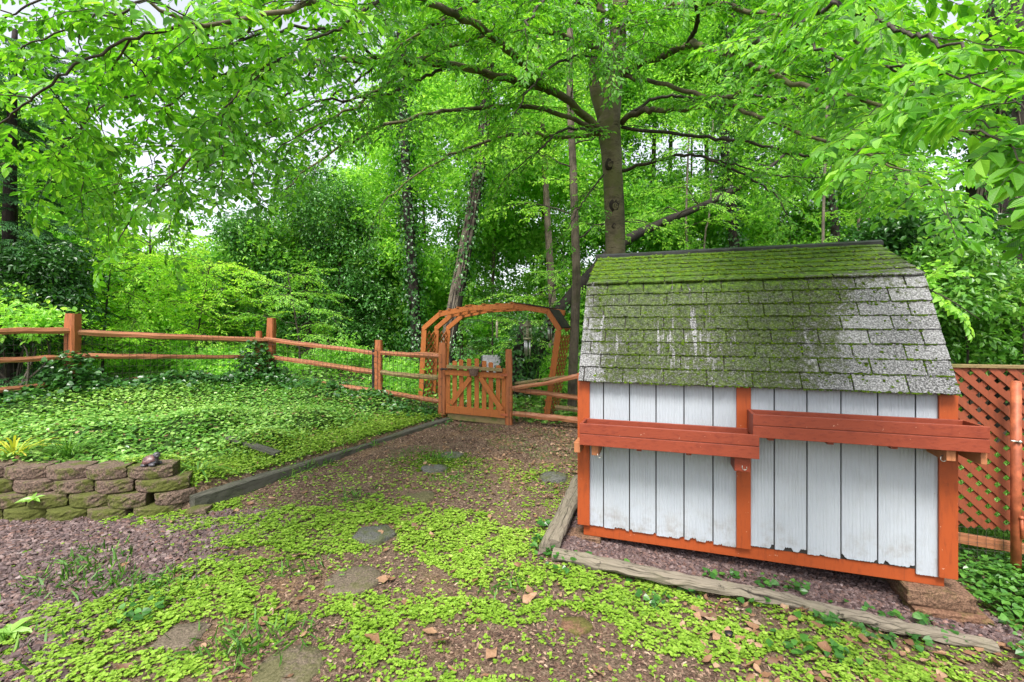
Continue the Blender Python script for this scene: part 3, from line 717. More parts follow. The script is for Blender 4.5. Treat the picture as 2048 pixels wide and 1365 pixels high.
fA, fB, fC, fD = P(145, 0, 6.6), P(534, 0, 8.7), P(757, 0, 8.0), P(885, 0, 7.4)
fZ = P(-230, 0, 5.2)
for q in (fA, fB, fC, fD, fZ): q[2] = 0
fence = thing('split_rail_fence', (fB[0], fB[1], -.95), 'weathered orange three rail fence with wire mesh round the planting bed', 'fence')
fpost(fence, fA+[0,0,-1.1], fA+[0,0,.24], .15, 1, (.0, 0)); stake(fence, fA[0]-.10, fA[1]+.02, -1.0, .20, .05)
fpost(fence, fB+[.03,.08,-1.1], fB+[.05,.08,.23], .14, 2); fpost(fence, fB+[-.12,-.06,-1.1], fB+[-.12,-.06,-.02], .10, 3)
fpost(fence, fC+[0,0,-1.3], fC+[.0,0,-.18], .125, 4); stake(fence, fC[0]-.085, fC[1]-.03, -1.3, -.34, .045)
fpost(fence, fZ+[0,0,-1.1], fZ+[0,0,.2], .14, 5)
gpost = fpost(fence, fD+[0,0,-1.45], fD+[0,0,-.215], .125, 6)
R = [(P(-200,668,5.2), P(148,661,6.6)), (P(-200,733,5.2), P(148,714,6.6)), (P(-200,800,5.2), P(118,768,6.5)),
     (P(148,664,6.6), P(530,680,8.7)), (P(150,711,6.6), P(502,714,8.6)), (P(250,760,7.2), P(420,749,8.1)),
     (P(530,678,8.7), P(757,709,8.0)), (P(545,715,8.65), P(757,747,8.0)), (P(632,766,8.4), P(757,782,8.0)),
     (P(757,706,8.0), P(886,714,7.4)), (P(757,743,8.0), P(886,757,7.4)), (P(757,782,8.0), P(886,803,7.4))]
for i, (a, c) in enumerate(R): rail(fence, a, c, 20+i, [1.0,.95,.95,1.05,.95,.8,1.0,.85,.85,.85,.9,.9][i], 'mossy_wood' if i == 10 else 'rail')
off = np.array([0, -.075, 0])
wiremesh(fence, [(fZ+off, fA+off, (-.86,-.86), (.0,.02)), (fA+off, fB+off, (-.86,-.95), (.02,-.16)), (fB+off, fC+off, (-.98,-1.18), (-.16,-.36)), (fC+off, fD+off, (-1.15,-1.3), (-.36,-.40))])

gR = P(1018, 0, 7.2); gR[2] = 0
gf = thing('split_rail_fence', (gR[0]+.6, gR[1], -1.5), 'short weathered rail fence between the gate and the shed, one rail sloping', 'fence')
fpost(gf, gR+[0,0,-1.56], gR+[0,0,-.315], .108, 8)
fpost(gf, [1.32,7.3,-1.6], [1.32,7.3,-.3], .11, 9)
rail(gf, P(1024,776,7.18), P(1168,750,7.0), 40, .85); rail(gf, P(1022,777,7.2), P(1172,794,7.2), 41, .9); rail(gf, P(1022,827,7.2), P(1172,840,7.2), 42, .9); rail(gf, P(1110,814,7.75), P(1185,824,7.6), 43, .9, 'mossy_wood')
rail(gf, P(1030,768,7.5), P(1130,752,7.5), 44, .6, 'mossy_wood')
wiremesh(gf, [(gR+[0,-.07,0], np.array([1.32,7.23,0]), (-1.5,-1.55), (-.9,-.85))])

# gate
def gate():
    A = P(893, 0, 7.34)[:2]; B = P(1011, 0, 7.17)[:2]; d = (B-A); W = np.linalg.norm(d); d /= W; n = np.array([d[1], -d[0]])   # n towards the camera
    def gx(V):
        V = np.asarray(V, float); o = np.empty_like(V); o[:, :2] = A + V[:, :1]*d + V[:, 1:2]*(-n); o[:, 2] = V[:, 2]; return o
    def gz(px, py): 
        k = (px-CX)/F; u = (A[0]-k*A[1])/(k*d[1]-d[0]); return u, (HY-py)/F*(A[1]+u*d[1])
    t = thing('garden_gate', (*((A+B)/2), -1.4), 'orange picket gate with an upside down V brace and arched picket tops', 'gate')
    rs = np.random.RandomState(3)
    tops = [732, 723, 719, 717, 717, 721, 725, 731, 738]; xs = [896, 909, 923, 938, 953, 968, 982, 996, 1007]
    for px, py in zip(xs, tops):
        u, z = gz(px, py); w = .072 if px not in (896, 1007) else .068; b = MB()
        zb = gz(px, 828)[1]; lean = rs.uniform(-.012, .012); zc = z + rs.uniform(-.01, .01)
        pr = [(u-w/2, zb), (u+w/2, zb), (u+w/2+lean, zc-.012), (u+w/4+lean, zc), (u-w/4+lean, zc+.002), (u-w/2+lean, zc-.008)]
        k = 6; V = [(a, .0, q) for a, q in pr] + [(a, .02, q) for a, q in pr]
        b.add(gx(V), [np.arange(k), np.arange(k)[::-1]+k, np.array([[i, i+k, (i+1) % k+k, (i+1) % k] for i in range(k)])], rs.rand()); b.build('picket', M['gate'], t, bevel=.002)
    def gbar(pa, pb, h, dep, name, mat, y0=-.03):
        (u0, z0), (u1, z1) = gz(*pa), gz(*pb); b = MB()
        p = gx(np.array([[u0, y0, z0], [u1, y0, z1]])); b.bar(p[0], p[1], dep, h, a=rs.rand()); return b.build(name, M[mat], t, bevel=.003)
    gbar((892, 744.5), (1010, 752), .085, .036, 'rail', 'gate', -.020); gbar((893, 818), (1011, 829), .115, .036, 'rail', 'gate', -.020)
    gbar((896, 733), (1006, 740), .05, .07, 'top_board', 'mossy_wood', -.042); gbar((895, 831), (1010, 843), .12, .05, 'sill_board', 'mossy_wood', .028)
    def brace(pa, pb, w):
        (u0, z0), (u1, z1) = gz(*pa), gz(*pb); dv = nrm([u1-u0, z1-z0]); pv = np.array([-dv[1], dv[0]])*w/2; b = MB()
        pr = [(u0+pv[0], z0+pv[1]), (u0-pv[0], z0-pv[1]), (u1-pv[0], z1-pv[1]), (u1+pv[0], z1+pv[1])]
        V = [(a, -.034, q) for a, q in pr] + [(a, -.0015, q) for a, q in pr]
        b.add(gx(V), [np.arange(4), np.arange(4)[::-1]+4, np.array([[i, i+4, (i+1) % 4+4, (i+1) % 4] for i in range(4)])], rs.rand()); b.build('brace', M['gate'], t, bevel=.003)
    brace((902, 808), (942, 755), .075); brace((961, 755), (1004, 820), .075)
    for px, py in ((1009, 750), (1010, 829)):
        u, z = gz(px, py); b = MB(); b.box(u-.06, u+.05, -.045, -.040, z-.018, z+.018, gx); b.build('hinge', M['pipe'], t)
    u, z = gz(891, 738); b = MB(); b.box(u-.07, u+.05, -.062, -.05, z-.012, z+.012, gx); b.ball(gx([[u-.03, -.07, z]])[0], .022, 8, 6); b.build('latch', M['dark'], t)
    # wicker half basket hung on the centre of the gate
    u, z = gz(950, 742); bk = MB()
    for k in range(9):
        f = k/8; zz = z + .035 - f*.105; ww = .085 - .042*f; a = np.linspace(0, PI, 13)
        bk.tube(gx([[u + ww*math.cos(x), -.079 - .055*(1-.5*f)*math.sin(x), zz + .006*((i+k) % 2)] for i, x in enumerate(a)]), .0075, 5)
    for i, x in enumerate(np.linspace(0, PI, 9)):
        bk.tube(gx([[u+.085*math.cos(x), -.079-.055*math.sin(x), z+.04], [u+.043*math.cos(x), -.079-.0275*math.sin(x), z-.07]]), .006, 4)
    bk.box(u-.07, u+.07, -.078, -.076, z-.06, z+.03, gx)
    tag(bk.build('wall_basket', M['wicker']), 'small grey wicker half basket hung on the front of the gate', 'basket')
gate()

# arbor
def arbor():
    FL, FR = np.array([-1.72, 8.85]), np.array([.72, 7.62]); DEP = np.array([.36, .74])
    t = thing('garden_arbor', (-.5, 8.4, -1.5), 'orange wooden arbor with lattice sides and an angular arched top behind the gate', 'arbor')
    rs = np.random.RandomState(6)
    def pt(px, py, f):     # pixel on the front frame plane, shifted back by f of the depth
        k = (px-CX)/F; d = FR-FL; u = (FL[0]-k*FL[1])/(k*d[1]-d[0]); xy = FL+u*d
        return np.array([*(xy + DEP*f), (HY-py)/F*xy[1]])
    arch = [(848,657), (880,629), (938,617), (1029,612), (1096,623), (1120,660)]
    for f in (0, .5, 1.0):
        for i in range(5):
            if i == 4 and f > .8: continue
            p, q = pt(*arch[i], f), pt(*arch[i+1], f); e = nrm(q-p)*.012
            b = MB(); b.bar(p-e, q+e, .045, .095, a=rs.rand()); b.build('arch_beam', M['gate'], t, bevel=.003)
        for (top, bot) in (((849,657), (841,800)), ((1117,664), (1088,862))):
            if top[0] > 1000 and f > 0: continue
            p, q = pt(*top, f), pt(*bot, f); b = MB(); b.bar(q-[0,0,.08], p+[0,0,.02], .095, .055, up=(0,1,0), a=rs.rand()); b.build('post', M['gate'], t, bevel=.004)
    # lattice sides
    for (top, bot) in (((849,664), (842,795)), ((1116,672), (1089,850))):
        shf = np.array([-.055, .025, 0]) if top[0] > 1000 else 0; o = pt(*bot, .03) + shf; v = pt(*top, .03) + shf - o; Hh = np.linalg.norm(v); v /= Hh; u = np.array([*DEP, 0])*.94; Wd = np.linalg.norm(u); u /= Wd; nn = nrm(np.cross(u, v))
        b = MB(); sp = .10*1.414
        for sgn, off in ((1, .006), (-1, -.006)):
            c = -Hh if sgn > 0 else 0
            while c < Wd + (0 if sgn > 0 else Hh):
                # line  x - sgn*y = c   within [0,W]x[0,H]
                pts = []
                for yy in (0, Hh):
                    xx = c + sgn*yy
                    if 0 <= xx <= Wd: pts.append((xx, yy))
                for xx in (0, Wd):
                    yy = (xx-c)/sgn
                    if 0 < yy < Hh: pts.append((xx, yy))
                if len(pts) >= 2:
                    p, q = pts[0], pts[1]
                    if math.dist(p, q) > .05: b.bar(o+u*p[0]+v*p[1]+nn*off, o+u*q[0]+v*q[1]+nn*off, .034, .008, up=nn, a=rs.rand())
                c += sp
        b.build('lattice_panel', M['gate'], t)
    # roof boards over the two shoulders and the top
    for i in range(5):
        p, q = pt(*arch[i], -.05), pt(*arch[i+1], -.05); p2, q2 = pt(*arch[i], .50), pt(*arch[i+1], .50)
        nn = nrm(np.cross(q-p, p2-p)); nn = nn if nn[2] > 0 else -nn
        if i < 3: continue
        b = MB(); V = np.array([p, q, q2, p2]) + nn*.052; V = np.concatenate([V, V+nn*.014]) 
        b.add(V, [np.arange(4)[::-1], np.arange(4)+4, np.array([[k, (k+1) % 4, (k+1) % 4+4, k+4] for k in range(4)])]); b.build('roof_board', M['darkbark'], t)
    for i in (1, 2):
        for f in np.linspace(.05, .95, 4):
            p, q = pt(*arch[i], 0), pt(*arch[i+1], 0); c = p*(1-f)+q*f + [0,0,.058]
            b = MB(); b.bar(c-[*DEP*.05,0], c+[*DEP*1.08,0], .06, .016, a=rs.rand()); b.build('roof_slat', M['gate'], t)
    return pt
apt = arbor()
def chime(px, py_top, py_plate, L, n, rr, rad, label, mat, ornate=False, sail=None):
    c = apt(px, py_plate, .45); top = apt(px, py_top, .45); Y = c[1]; k = Y/F
    c = P(px, py_plate, Y); top = P(px, py_top, Y)
    t = thing('wind_chime', c, label, 'wind chime', 'wind chimes under the arbor')
    b = MB(); b.tube([c, top], .0025, 4); b.build('cord', M['steel'], t)
    if ornate:
        b = MB(); prof = [(.0, .10), (.02, .085), (.035, .06), (.06, .035), (.085, .0), (.09, -.012)]
        b.tube([c+[0,0,z] for r, z in prof[::-1]], [max(r, .002) for r, z in prof[::-1]], 14); b.build('dome', M['verdigris'], t, True)
        b = MB()
        for i in range(10):
            a = i/10*2*PI; b.tube([c+[.078*math.cos(a), .078*math.sin(a), -.012], c+[.078*math.cos(a), .078*math.sin(a), -.22]], .003, 4)
        for zz in (-.09, -.15): b.tube([c+[.078*math.cos(a), .078*math.sin(a), zz] for a in np.linspace(0, 2*PI, 17)], .003, 4)
        b.build('cage', M['verdigris'], t)
        b = MB(); b.tube([c+[0,0,-.02], c+[0,0,-.20]], .028, 10); b.build('candle', M['bamboo'], t, True)
        b = MB(); b.tube([c+[0,0,-.26], c+[0,0,-.245], c+[0,0,-.215]], [.05, .078, .082], 14); b.build('plate', M['verdigris'], t, True); z0 = -.262
    else:
        b = MB(); b.tube([c+[0,0,-.008], c+[0,0,.006], c+[0,0,.02]], [rad+.014, rad+.012, .008], 12); b.build('plate', M['dark'] if n > 1 else M['bamboo'], t, True); z0 = -.01
    for i in range(n):
        a = i/n*2*PI+.4; q = c + [rad*math.cos(a)*(n > 1), rad*math.sin(a)*(n > 1), z0]; l = L*(1-.16*((i*2) % n)/max(1, n-1))
        b = MB(); b.tube([q, q-[0,0,l]], rr, 8); b.build('tube', M[mat], t, True)
    if sail:
        b = MB(); b.tube([c, c-[0,0,L+sail]], .0015, 3); b.ball(c-[0,0,L+sail], (.028, .006, .05), 8, 6); b.build('sail', M['verdigris'], t)
chime(994, 624, 643, .30, 1, .021, .0, 'pale bamboo chime hanging nearest the left in the arbor', 'bamboo')
chime(1055, 628, 652, .30, 5, .011, .052, 'large ornate chime with a domed lantern cage hanging in the middle of the arbor', 'alu', True)
chime(1100, 636, 652, .25, 5, .008, .032, 'small chime of thin silver tubes under a dark disc near the right arbor side', 'alu', False, .09)

# grey garden chair beyond the gate
def chair():
    c = np.array([-.48, 10.3]); z = float(H(*c)); t = thing('garden_chair', (*c, z), 'grey garden chair standing beyond the gate, seen over the pickets', 'chair')
    for sx in (-1, 1):
        b = MB(); b.tube([[c[0]+sx*.22, c[1]-.25, z], [c[0]+sx*.22, c[1]-.2, z+.42], [c[0]+sx*.23, c[1]+.2, z+.40], [c[0]+sx*.23, c[1]+.34, z+.83]], .014, 8); b.build('frame', M['stake'], t, True)
        b = MB(); b.tube([[c[0]+sx*.22, c[1]+.2, z+.40], [c[0]+sx*.22, c[1]+.3, z]], .014, 8); b.build('leg', M['stake'], t, True)
        b = MB(); b.bar([c[0]+sx*.25, c[1]-.22, z+.62], [c[0]+sx*.25, c[1]+.26, z+.64], .05, .025); b.build('armrest', M['stake'], t, bevel=.006)
    b = MB(); b.box(c[0]-.21, c[0]+.21, c[1]-.2, c[1]+.2, z+.40, z+.425); b.build('seat', M['grey_sling'], t, bevel=.01)
    b = MB(); a = np.linspace(0, 1, 6); 
    b.loft([[c[0], c[1]+.2+.16*x, z+.42+.43*x] for x in a], [(-.21,-.012),(.21,-.012),(.21,.012),(-.21,.012)], up=(0,1,0)); b.build('backrest', M['grey_sling'], t, bevel=.008)
chair()

# turtle statue
def turtle():
    c = G1(308, 926); c = np.array([-3.27, 4.14, -1.236]); k = .155
    t = thing('turtle_statue', c, 'small dark resin turtle sitting with raised head on the end of the block wall', 'statue')
    b = MB(); rx = lambda a: np.array(Matrix.Rotation(a, 3, 'Y'))
    def bl(p, r, rot=None, jit=0, s=0): b.ball(c+np.array(p)*k, np.array(r)*k, 14, 10, rot, jit=jit, seed=s)
    bl((-.02, 0, .20), (.36, .30, .16)); bl((.20, -.02, .36), (.15, .15, .26), rx(.35)); bl((.33, -.10, .66), (.20, .18, .17), rx(.25))
    bl((.44, -.20, .62), (.11, .11, .095)); bl((.18, -.28, .12), (.20, .11, .11)); bl((.22, .24, .12), (.18, .1, .11)); bl((-.34, -.26, .09), (.17, .12, .09)); bl((-.34, .24, .09), (.17, .12, .09)); bl((-.50, 0, .08), (.12, .05, .06))
    o = b.build('body', M['statue'], t, True)
    rm = o.modifiers.new('r', 'REMESH'); rm.mode = 'VOXEL'; rm.voxel_size = .0055; rm.use_smooth_shade = True
    sm = o.modifiers.new('s', 'SMOOTH'); sm.iterations = 3
    # shell with scutes
    b = MB(); n, m = 40, 20; V = []; R0 = rx(-.35)
    for i in range(m+1):
        th = PI*.56*i/m
        for j in range(n):
            ph = 2*PI*j/n; q = np.array([math.sin(th)*math.cos(ph), math.sin(th)*math.sin(ph), math.cos(th)])
            cell = math.sin(ph*3)**2*math.sin(th*3.2)**2; q = q*(1+.07*cell)*np.array([.42, .36, .36]); V.append(c + (R0 @ q + [-.12, 0, .26])*k)
    i = np.arange(m)[:, None]*n + np.arange(n)[None]; j = np.arange(m)[:, None]*n + (np.arange(n)[None]+1) % n
    b.add(np.array(V), [np.stack([i, i+n, j+n, j], -1).reshape(-1, 4)]); b.build('shell', M['statue_shell'], t, True)
    for sx, yy in ((1, -.27), (1, -.06)):
        b = MB(); b.ball(c+np.array([.44, yy, .72])*k, .034*k*1.3, 8, 6); b.build('eye', M['black'], t, True)
turtle()

# lattice screen right of the shed
def screen():
    A = np.array([2.95, 3.62]); B = np.array([4.1, 3.32]); d = B-A; W = np.linalg.norm(d); d /= W
    A3 = np.array([*A, 0]); u = np.array([*d, 0]); nn = np.array([d[1], -d[0], 0])   # towards the camera
    t = thing('lattice_screen', (3.5, 3.5, -1.75), 'red brown diagonal lattice screen with a rusty pipe post beside the shed', 'fence')
    z0, z1 = -1.50, -.285; Hh = z1-z0; rs = np.random.RandomState(9)
    o = A3 + [0, 0, z0]; v = np.array([0, 0, 1.0])
    b = MB(); sp = .112
    for sgn, off, ww in ((-1, .006, .044), (1, -.006, .044)):
        c = -Hh if sgn > 0 else 0
        while c < W + (0 if sgn > 0 else Hh):
            pts = []
            for yy in (0, Hh):
                xx = c + sgn*yy
                if 0 <= xx <= W: pts.append((xx, yy))
            for xx in (0, W):
                yy = (xx-c)/sgn
                if 0 < yy < Hh: pts.append((xx, yy))
            if len(pts) >= 2 and math.dist(pts[0], pts[1]) > .04:
                p, q = pts[0], pts[1]; b.bar(o+u*p[0]+v*p[1]+nn*off, o+u*q[0]+v*q[1]+nn*off, ww, .009, up=nn, a=rs.rand())
            c += sp
    b.build('lattice_panel', M['lattice'], t)
    b = MB(); b.bar(A3+[0,0,z1+.008]-u*.05, A3+u*W+[0,0,z1+.008], .05, .026); b.build('top_rail', M['mossy_wood'], t, bevel=.003)
    b = MB(); b.bar(A3+[0,0,z0-.045]-u*.05, A3+u*W+[0,0,z0-.16], .04, .075); b.build('bottom_rail', M['rail'], t, bevel=.003)
    pp = A3 + u*.60 + nn*.045; pp = np.array([3.655, 3.30, 0])
    b = MB(); b.tube([pp+[0,0,-1.95], pp+[0,0,-.38]], .029, 14); b.ball(pp+[0,0,-.38], (.029,.029,.012), 14, 6); b.build('pipe_post', M['pipe'], t, True)
    b = MB(); b.tube([pp+[-.06,-.02,-.80], pp+[-.01,-.03,-.805]], .006, 6); b.ball(pp+[-.01,-.035,-.805], .012, 6, 5); b.build('bolt', M['steel'], t, True)
    b = MB(); b.tube([pp+[0,-.036,-1.36], pp+[0.004,-.04,-1.50]], .010, 6); b.ball(pp+[0,-.036,-1.35], .016, 6, 5); b.build('drop_latch', M['pipe'], t, True)
    A2 = A3 + nn*.03; wiremesh(t, [(A2, A2+u*W, (-1.88,-1.88), (-1.5,-1.5))], .052, .052, .0014)
screen()

# stepping stones
def paver(px, py, wpx, mat, label, seed, squash=1.0, poly=None, cat='stepping stone', hz=.012):
    c = G1(px, py); r = wpx/2*c[1]/F; rs = np.random.RandomState(seed); n = 30
    a = np.arange(n)/n*2*PI
    if poly: rad = np.array([1/max(abs(math.cos((x+seed) % (2*PI/poly) - PI/poly)), .2) for x in a]); rad = rad/rad.mean()*(1+rs.normal(0, .03, n))
    else: rad = 1 + rs.normal(0, .012, n)
    V = []; 
    for (zz, k) in ((-.05, 1.0), (hz-.008, 1.0), (hz, .955), (hz+.002, .5)):
        V.append(np.stack([c[0]+r*rad*k*np.cos(a), c[1]+r*rad*k*squash*np.sin(a), c[2]+zz+rs.normal(0, .0015, n)], 1))
    V = np.concatenate(V + [np.array([[c[0], c[1], c[2]+hz+.001]])]); b = MB()
    i = np.arange(3)[:, None]*n + np.arange(n)[None]; j = np.arange(3)[:, None]*n + (np.arange(n)[None]+1) % n
    b.add(V, [np.stack([i, j, j+n, i+n], -1).reshape(-1, 4), np.array([[3*n+k, 3*n+(k+1) % n, 4*n] for k in range(n)])], rs.rand())
    tag(b.build('stepping_stone', M[mat], None, True), label, cat, 'stepping stones set in the yard')
    return c, r
STONES = [paver(1107, 957, 54, 'slab_dark', 'dark round stepping stone at the foot of the shed corner near the split logs', 1, hz=.03),
 paver(904, 913, 46, 'slab_dark', 'small grey round stepping stone behind the patch of moss, furthest towards the gate', 2, hz=.02),
 paver(868, 940, 52, 'slab_dark', 'thin grey stepping stone at the front edge of the moss patch', 3, .8, hz=.02),
 paver(840, 992, 62, 'slab', 'faint mossy brown stepping stone sunk in the bare soil below the moss patch', 4, hz=.006),
 paver(748, 1075, 78, 'slab_dark', 'dark angular slate stepping stone with a red leaf on it', 5, .95, 5, hz=.022),
 paver(706, 1165, 108, 'slab', 'large round brown stepping stone in a ring of bare mulch', 6, hz=.016),
 paver(362, 1276, 90, 'slab', 'pale worn stepping stone half covered by clover near the lower left', 7, 1.0, 4, hz=.010),
 paver(578, 1348, 130, 'slab', 'large stepping stone cut off by the lower edge of the view', 8, hz=.012),
 paver(1152, 1258, 64, 'slab_red', 'reddish mossy stepping stone in the mulch before the front log', 9, .8, 5, hz=.014)]
# small drain pipe stub in the clover
c = G1(1457, 1282); b = MB(); a = np.arange(17)/16*2*PI
for r0, r1, za, zb_ in ((.026, .026, -.02, .03), (.021, .021, -.02, .03)):
    b.tube([c+[0,0,za], c+[0,0,zb_]], r0, 14, cap=(r0 < .025))
tag(b.build('drain_pipe', M['stake'], None, True), 'short black pipe end sticking out of the clover in front of the log', 'pipe')
# ------------------------------------------------------------------ foliage
def nv(a): return a / (np.linalg.norm(a, axis=-1, keepdims=True) + 1e-12)
T6 = np.array([(0,0,0),(.34,-.5,.10),(.72,-.36,.07),(1,0,-.06),(.72,.36,.07),(.34,.5,.10)])     # pointed oval
TIVY = np.array([(0,0,0),(.12,-.5,.06),(.62,-.36,.05),(1,0,-.05),(.62,.36,.05),(.12,.5,.06)])   # heart
TRND = np.array([(0,0,0),(.28,-.46,.10),(.80,-.34,.05),(.97,0,.02),(.80,.34,.05),(.28,.46,.10)])   # rounded leaflet
TBL = np.array([(0,-.5,0),(.4,-.42,.10),(.75,-.3,.05),(1,0,-.15),(.75,.3,.05),(.4,.42,.10)])
UV6 = np.array([(0,.5),(.34,0),(.72,.14),(1,.5),(.72,.86),(.34,1)])
class Leaves:
    def __init__(s): s.V = []; s.R = []; s.tV = []; s.tF = []; s.tn = 0
    def put(s, pos, d, n, L, wr, rnd, T=T6, curl=0.0):
        d = nv(d); y = nv(np.cross(n, d)); z = np.cross(d, y); L = np.asarray(L)[:, None, None] if np.ndim(L) else L
        t = T[None]
        loc = t[..., 0:1]*d[:, None] + wr*t[..., 1:2]*y[:, None] + min(1, wr*2)*t[..., 2:3]*z[:, None]
        if curl: loc = loc - curl*(t[..., 0:1]**2)*z[:, None]
        s.V.append(pos[:, None] + L*loc); s.R.append(np.broadcast_to(rnd, (len(pos),)).copy())
    def twigs(s, V, Fq): s.tV.append(V); s.tF.append(Fq + s.tn); s.tn += len(V)
    def count(s): return sum(len(v) for v in s.V)
    def build(s, name, mat, parent=None, twig=None, uv=True):
        V = np.concatenate(s.V); R = np.clip(np.concatenate(s.R), 0, 1); n = len(V)
        b = np.arange(n)[:, None]*6
        q = np.concatenate([b + np.array([0,1,2,3]), b + np.array([0,3,4,5])])
        VV = V.reshape(-1, 3) - base_of(parent); att = np.repeat(R, 6); u = np.tile(UV6, (n, 1)); fm = np.zeros(len(q), np.int32); fs = [q]; mats = [M[mat]]
        if s.tV:
            tv = np.concatenate(s.tV) - base_of(parent); tf = np.concatenate(s.tF) + len(VV)
            VV = np.concatenate([VV, tv]); att = np.concatenate([att, np.full(len(tv), .5)]); u = np.concatenate([u, np.zeros((len(tv), 2))])
            fs = [np.concatenate([q, tf])]; fm = np.concatenate([fm, np.ones(len(tf), np.int32)]); mats.append(M[twig or 'twig'])
        me = raw_mesh(name, VV, fs, mats, {'rnd': att}, u if uv else None, fm)
        return link(name, me, parent)

def rtube(path, r0, r1, k=3):
    """small k-sided tube, arrays only"""
    path = np.asarray(path, float); n = len(path)
    T = nv(np.gradient(path, axis=0)); up = np.array([0.1, 0.2, 1.0]); x = nv(np.cross(T, up)); z = np.cross(x, T)
    r = np.linspace(r0, r1, n)[:, None, None]; a = np.arange(k)/k*2*PI
    V = path[:, None] + r*(np.cos(a)[None, :, None]*x[:, None] + np.sin(a)[None, :, None]*z[:, None])
    i = np.arange(n-1)[:, None]*k + np.arange(k)[None]; j = np.arange(n-1)[:, None]*k + (np.arange(k)[None]+1) % k
    return V.reshape(-1, 3), np.stack([i, j, j+k, i+k], -1).reshape(-1, 4)

def spray_template(seed, L=1.0, leaf=.085, sp=.034, tgap=.085, tlen=.40, droop=.22, hang=.20, r0=.006):
    """flat branchlet like a beech's: alternate twigs, alternate leaves. x forward, z up"""
    rs = np.random.RandomState(seed); D = dict(p=[], d=[], n=[], s=[], V=[], F=[], c=0)
    def addtube(path, a, b, k=3):
        V, Fq = rtube(path, a, b, k); D['V'].append(V); D['F'].append(Fq + D['c']); D['c'] += len(V)
    def leafy(path, start):
        seglen = np.linalg.norm(np.diff(path, axis=0), axis=1); S = np.concatenate([[0], np.cumsum(seglen)]); tot = S[-1]
        s = start; side = rs.choice([-1, 1])
        while s < tot:
            f = np.array([np.interp(s, S, path[:, k]) for k in range(3)]); i = min(np.searchsorted(S, s), len(path)-1); t = nrm(path[i]-path[max(i-1, 0)])
            lat = nrm(np.cross([0, 0, 1], t)); a = rs.uniform(.5, 1.0)
            d = t*math.cos(a) + lat*side*math.sin(a) + np.array([0, 0, -rs.uniform(.0, hang)])
            n = np.array([0, 0, 1.0]) + rs.normal(0, .30, 3)
            D['p'].append(f + nrm(d)*.006); D['d'].append(nrm(d)); D['n'].append(nrm(n)); D['s'].append(leaf*rs.uniform(.6, 1.15)*(1-.25*(s/tot > .93)))
            side = -side; s += sp*rs.uniform(.75, 1.35)
        D['p'].append(path[-1]); D['d'].append(nrm(nrm(path[-1]-path[-2]) - [0, 0, rs.uniform(0, hang)])); D['n'].append(nrm(np.array([0, 0, 1]) + rs.normal(0, .25, 3))); D['s'].append(leaf*rs.uniform(.6, 1.0))
    n = 10; t = np.linspace(0, 1, n)
    wob = np.cumsum(rs.normal(0, .025*L, n)); ax = np.stack([t*L, wob-wob[0], -droop*L*t**1.8 + np.cumsum(rs.normal(0, .008*L, n))], 1)
    addtube(ax, r0, .0018, 4); leafy(ax[5:], .05)
    s = .10*L; side = 1
    while s < L*.94:
        f = s/L; p = np.array([np.interp(f, t, ax[:, k]) for k in range(3)]); tl = tlen*L*(1-.72*f)*rs.uniform(.6, 1.2)
        a = rs.uniform(.7, 1.1); m = 6; u = np.linspace(0, 1, m); ca, sa = math.cos(a), math.sin(a)
        bend = rs.uniform(-.2, .2)
        q = np.stack([u*tl*ca + bend*.2*tl*u**2, side*(u*tl*sa - bend*.3*tl*u**2), -rs.uniform(.05, .35)*tl*u**2 + rs.normal(0, .04)*tl*u], 1) + p
        addtube(q, .0026, .0012); leafy(q, .03); side = -side; s += tgap*rs.uniform(.7, 1.3)
    return dict(p=np.array(D['p']), d=np.array(D['d']), n=np.array(D['n']), s=np.array(D['s']), V=np.concatenate(D['V']), F=np.concatenate(D['F']))

def place_spray(Lv, T, origin, d, up=(0,0,1), sc=1.0, rb=.5, rv=.22, leaf_sc=1.0, wr=.56, rs=RS, tw=True, shape=T6, keep=1.0):
    x = nrm(d); y = nrm(np.cross(up, x)); z = np.cross(x, y); R = np.stack([x, y, z])   # rows
    p = T['p'] @ R * sc + origin; k = len(p)
    sel = slice(None) if keep >= 1 else rs.rand(k) < keep
    dd = (T['d'] @ R)[sel]; n = (T['n'] @ R)[sel]; n = nv(n + np.array([0, 0, .25]))
    p = p[sel]; k = len(p)
    Lv.put(p, dd, n, T['s'][sel]*sc**.3*leaf_sc, wr, np.clip(rb + rs.normal(0, rv, k), 0, 1), shape, .12)
    if tw: Lv.twigs(T['V'] @ R * sc + origin, T['F'])

BEECH = [spray_template(100+i, L=1.0, leaf=.080, sp=.040, tgap=.115, r0=.007) for i in range(10)]
FINE = [spray_template(200+i, L=1.0, leaf=.075, sp=.045, tgap=.13, tlen=.42) for i in range(8)]
COARSE = [spray_template(300+i, L=1.0, leaf=.115, sp=.07, tgap=.17, tlen=.42, droop=.3, hang=.5) for i in range(8)]

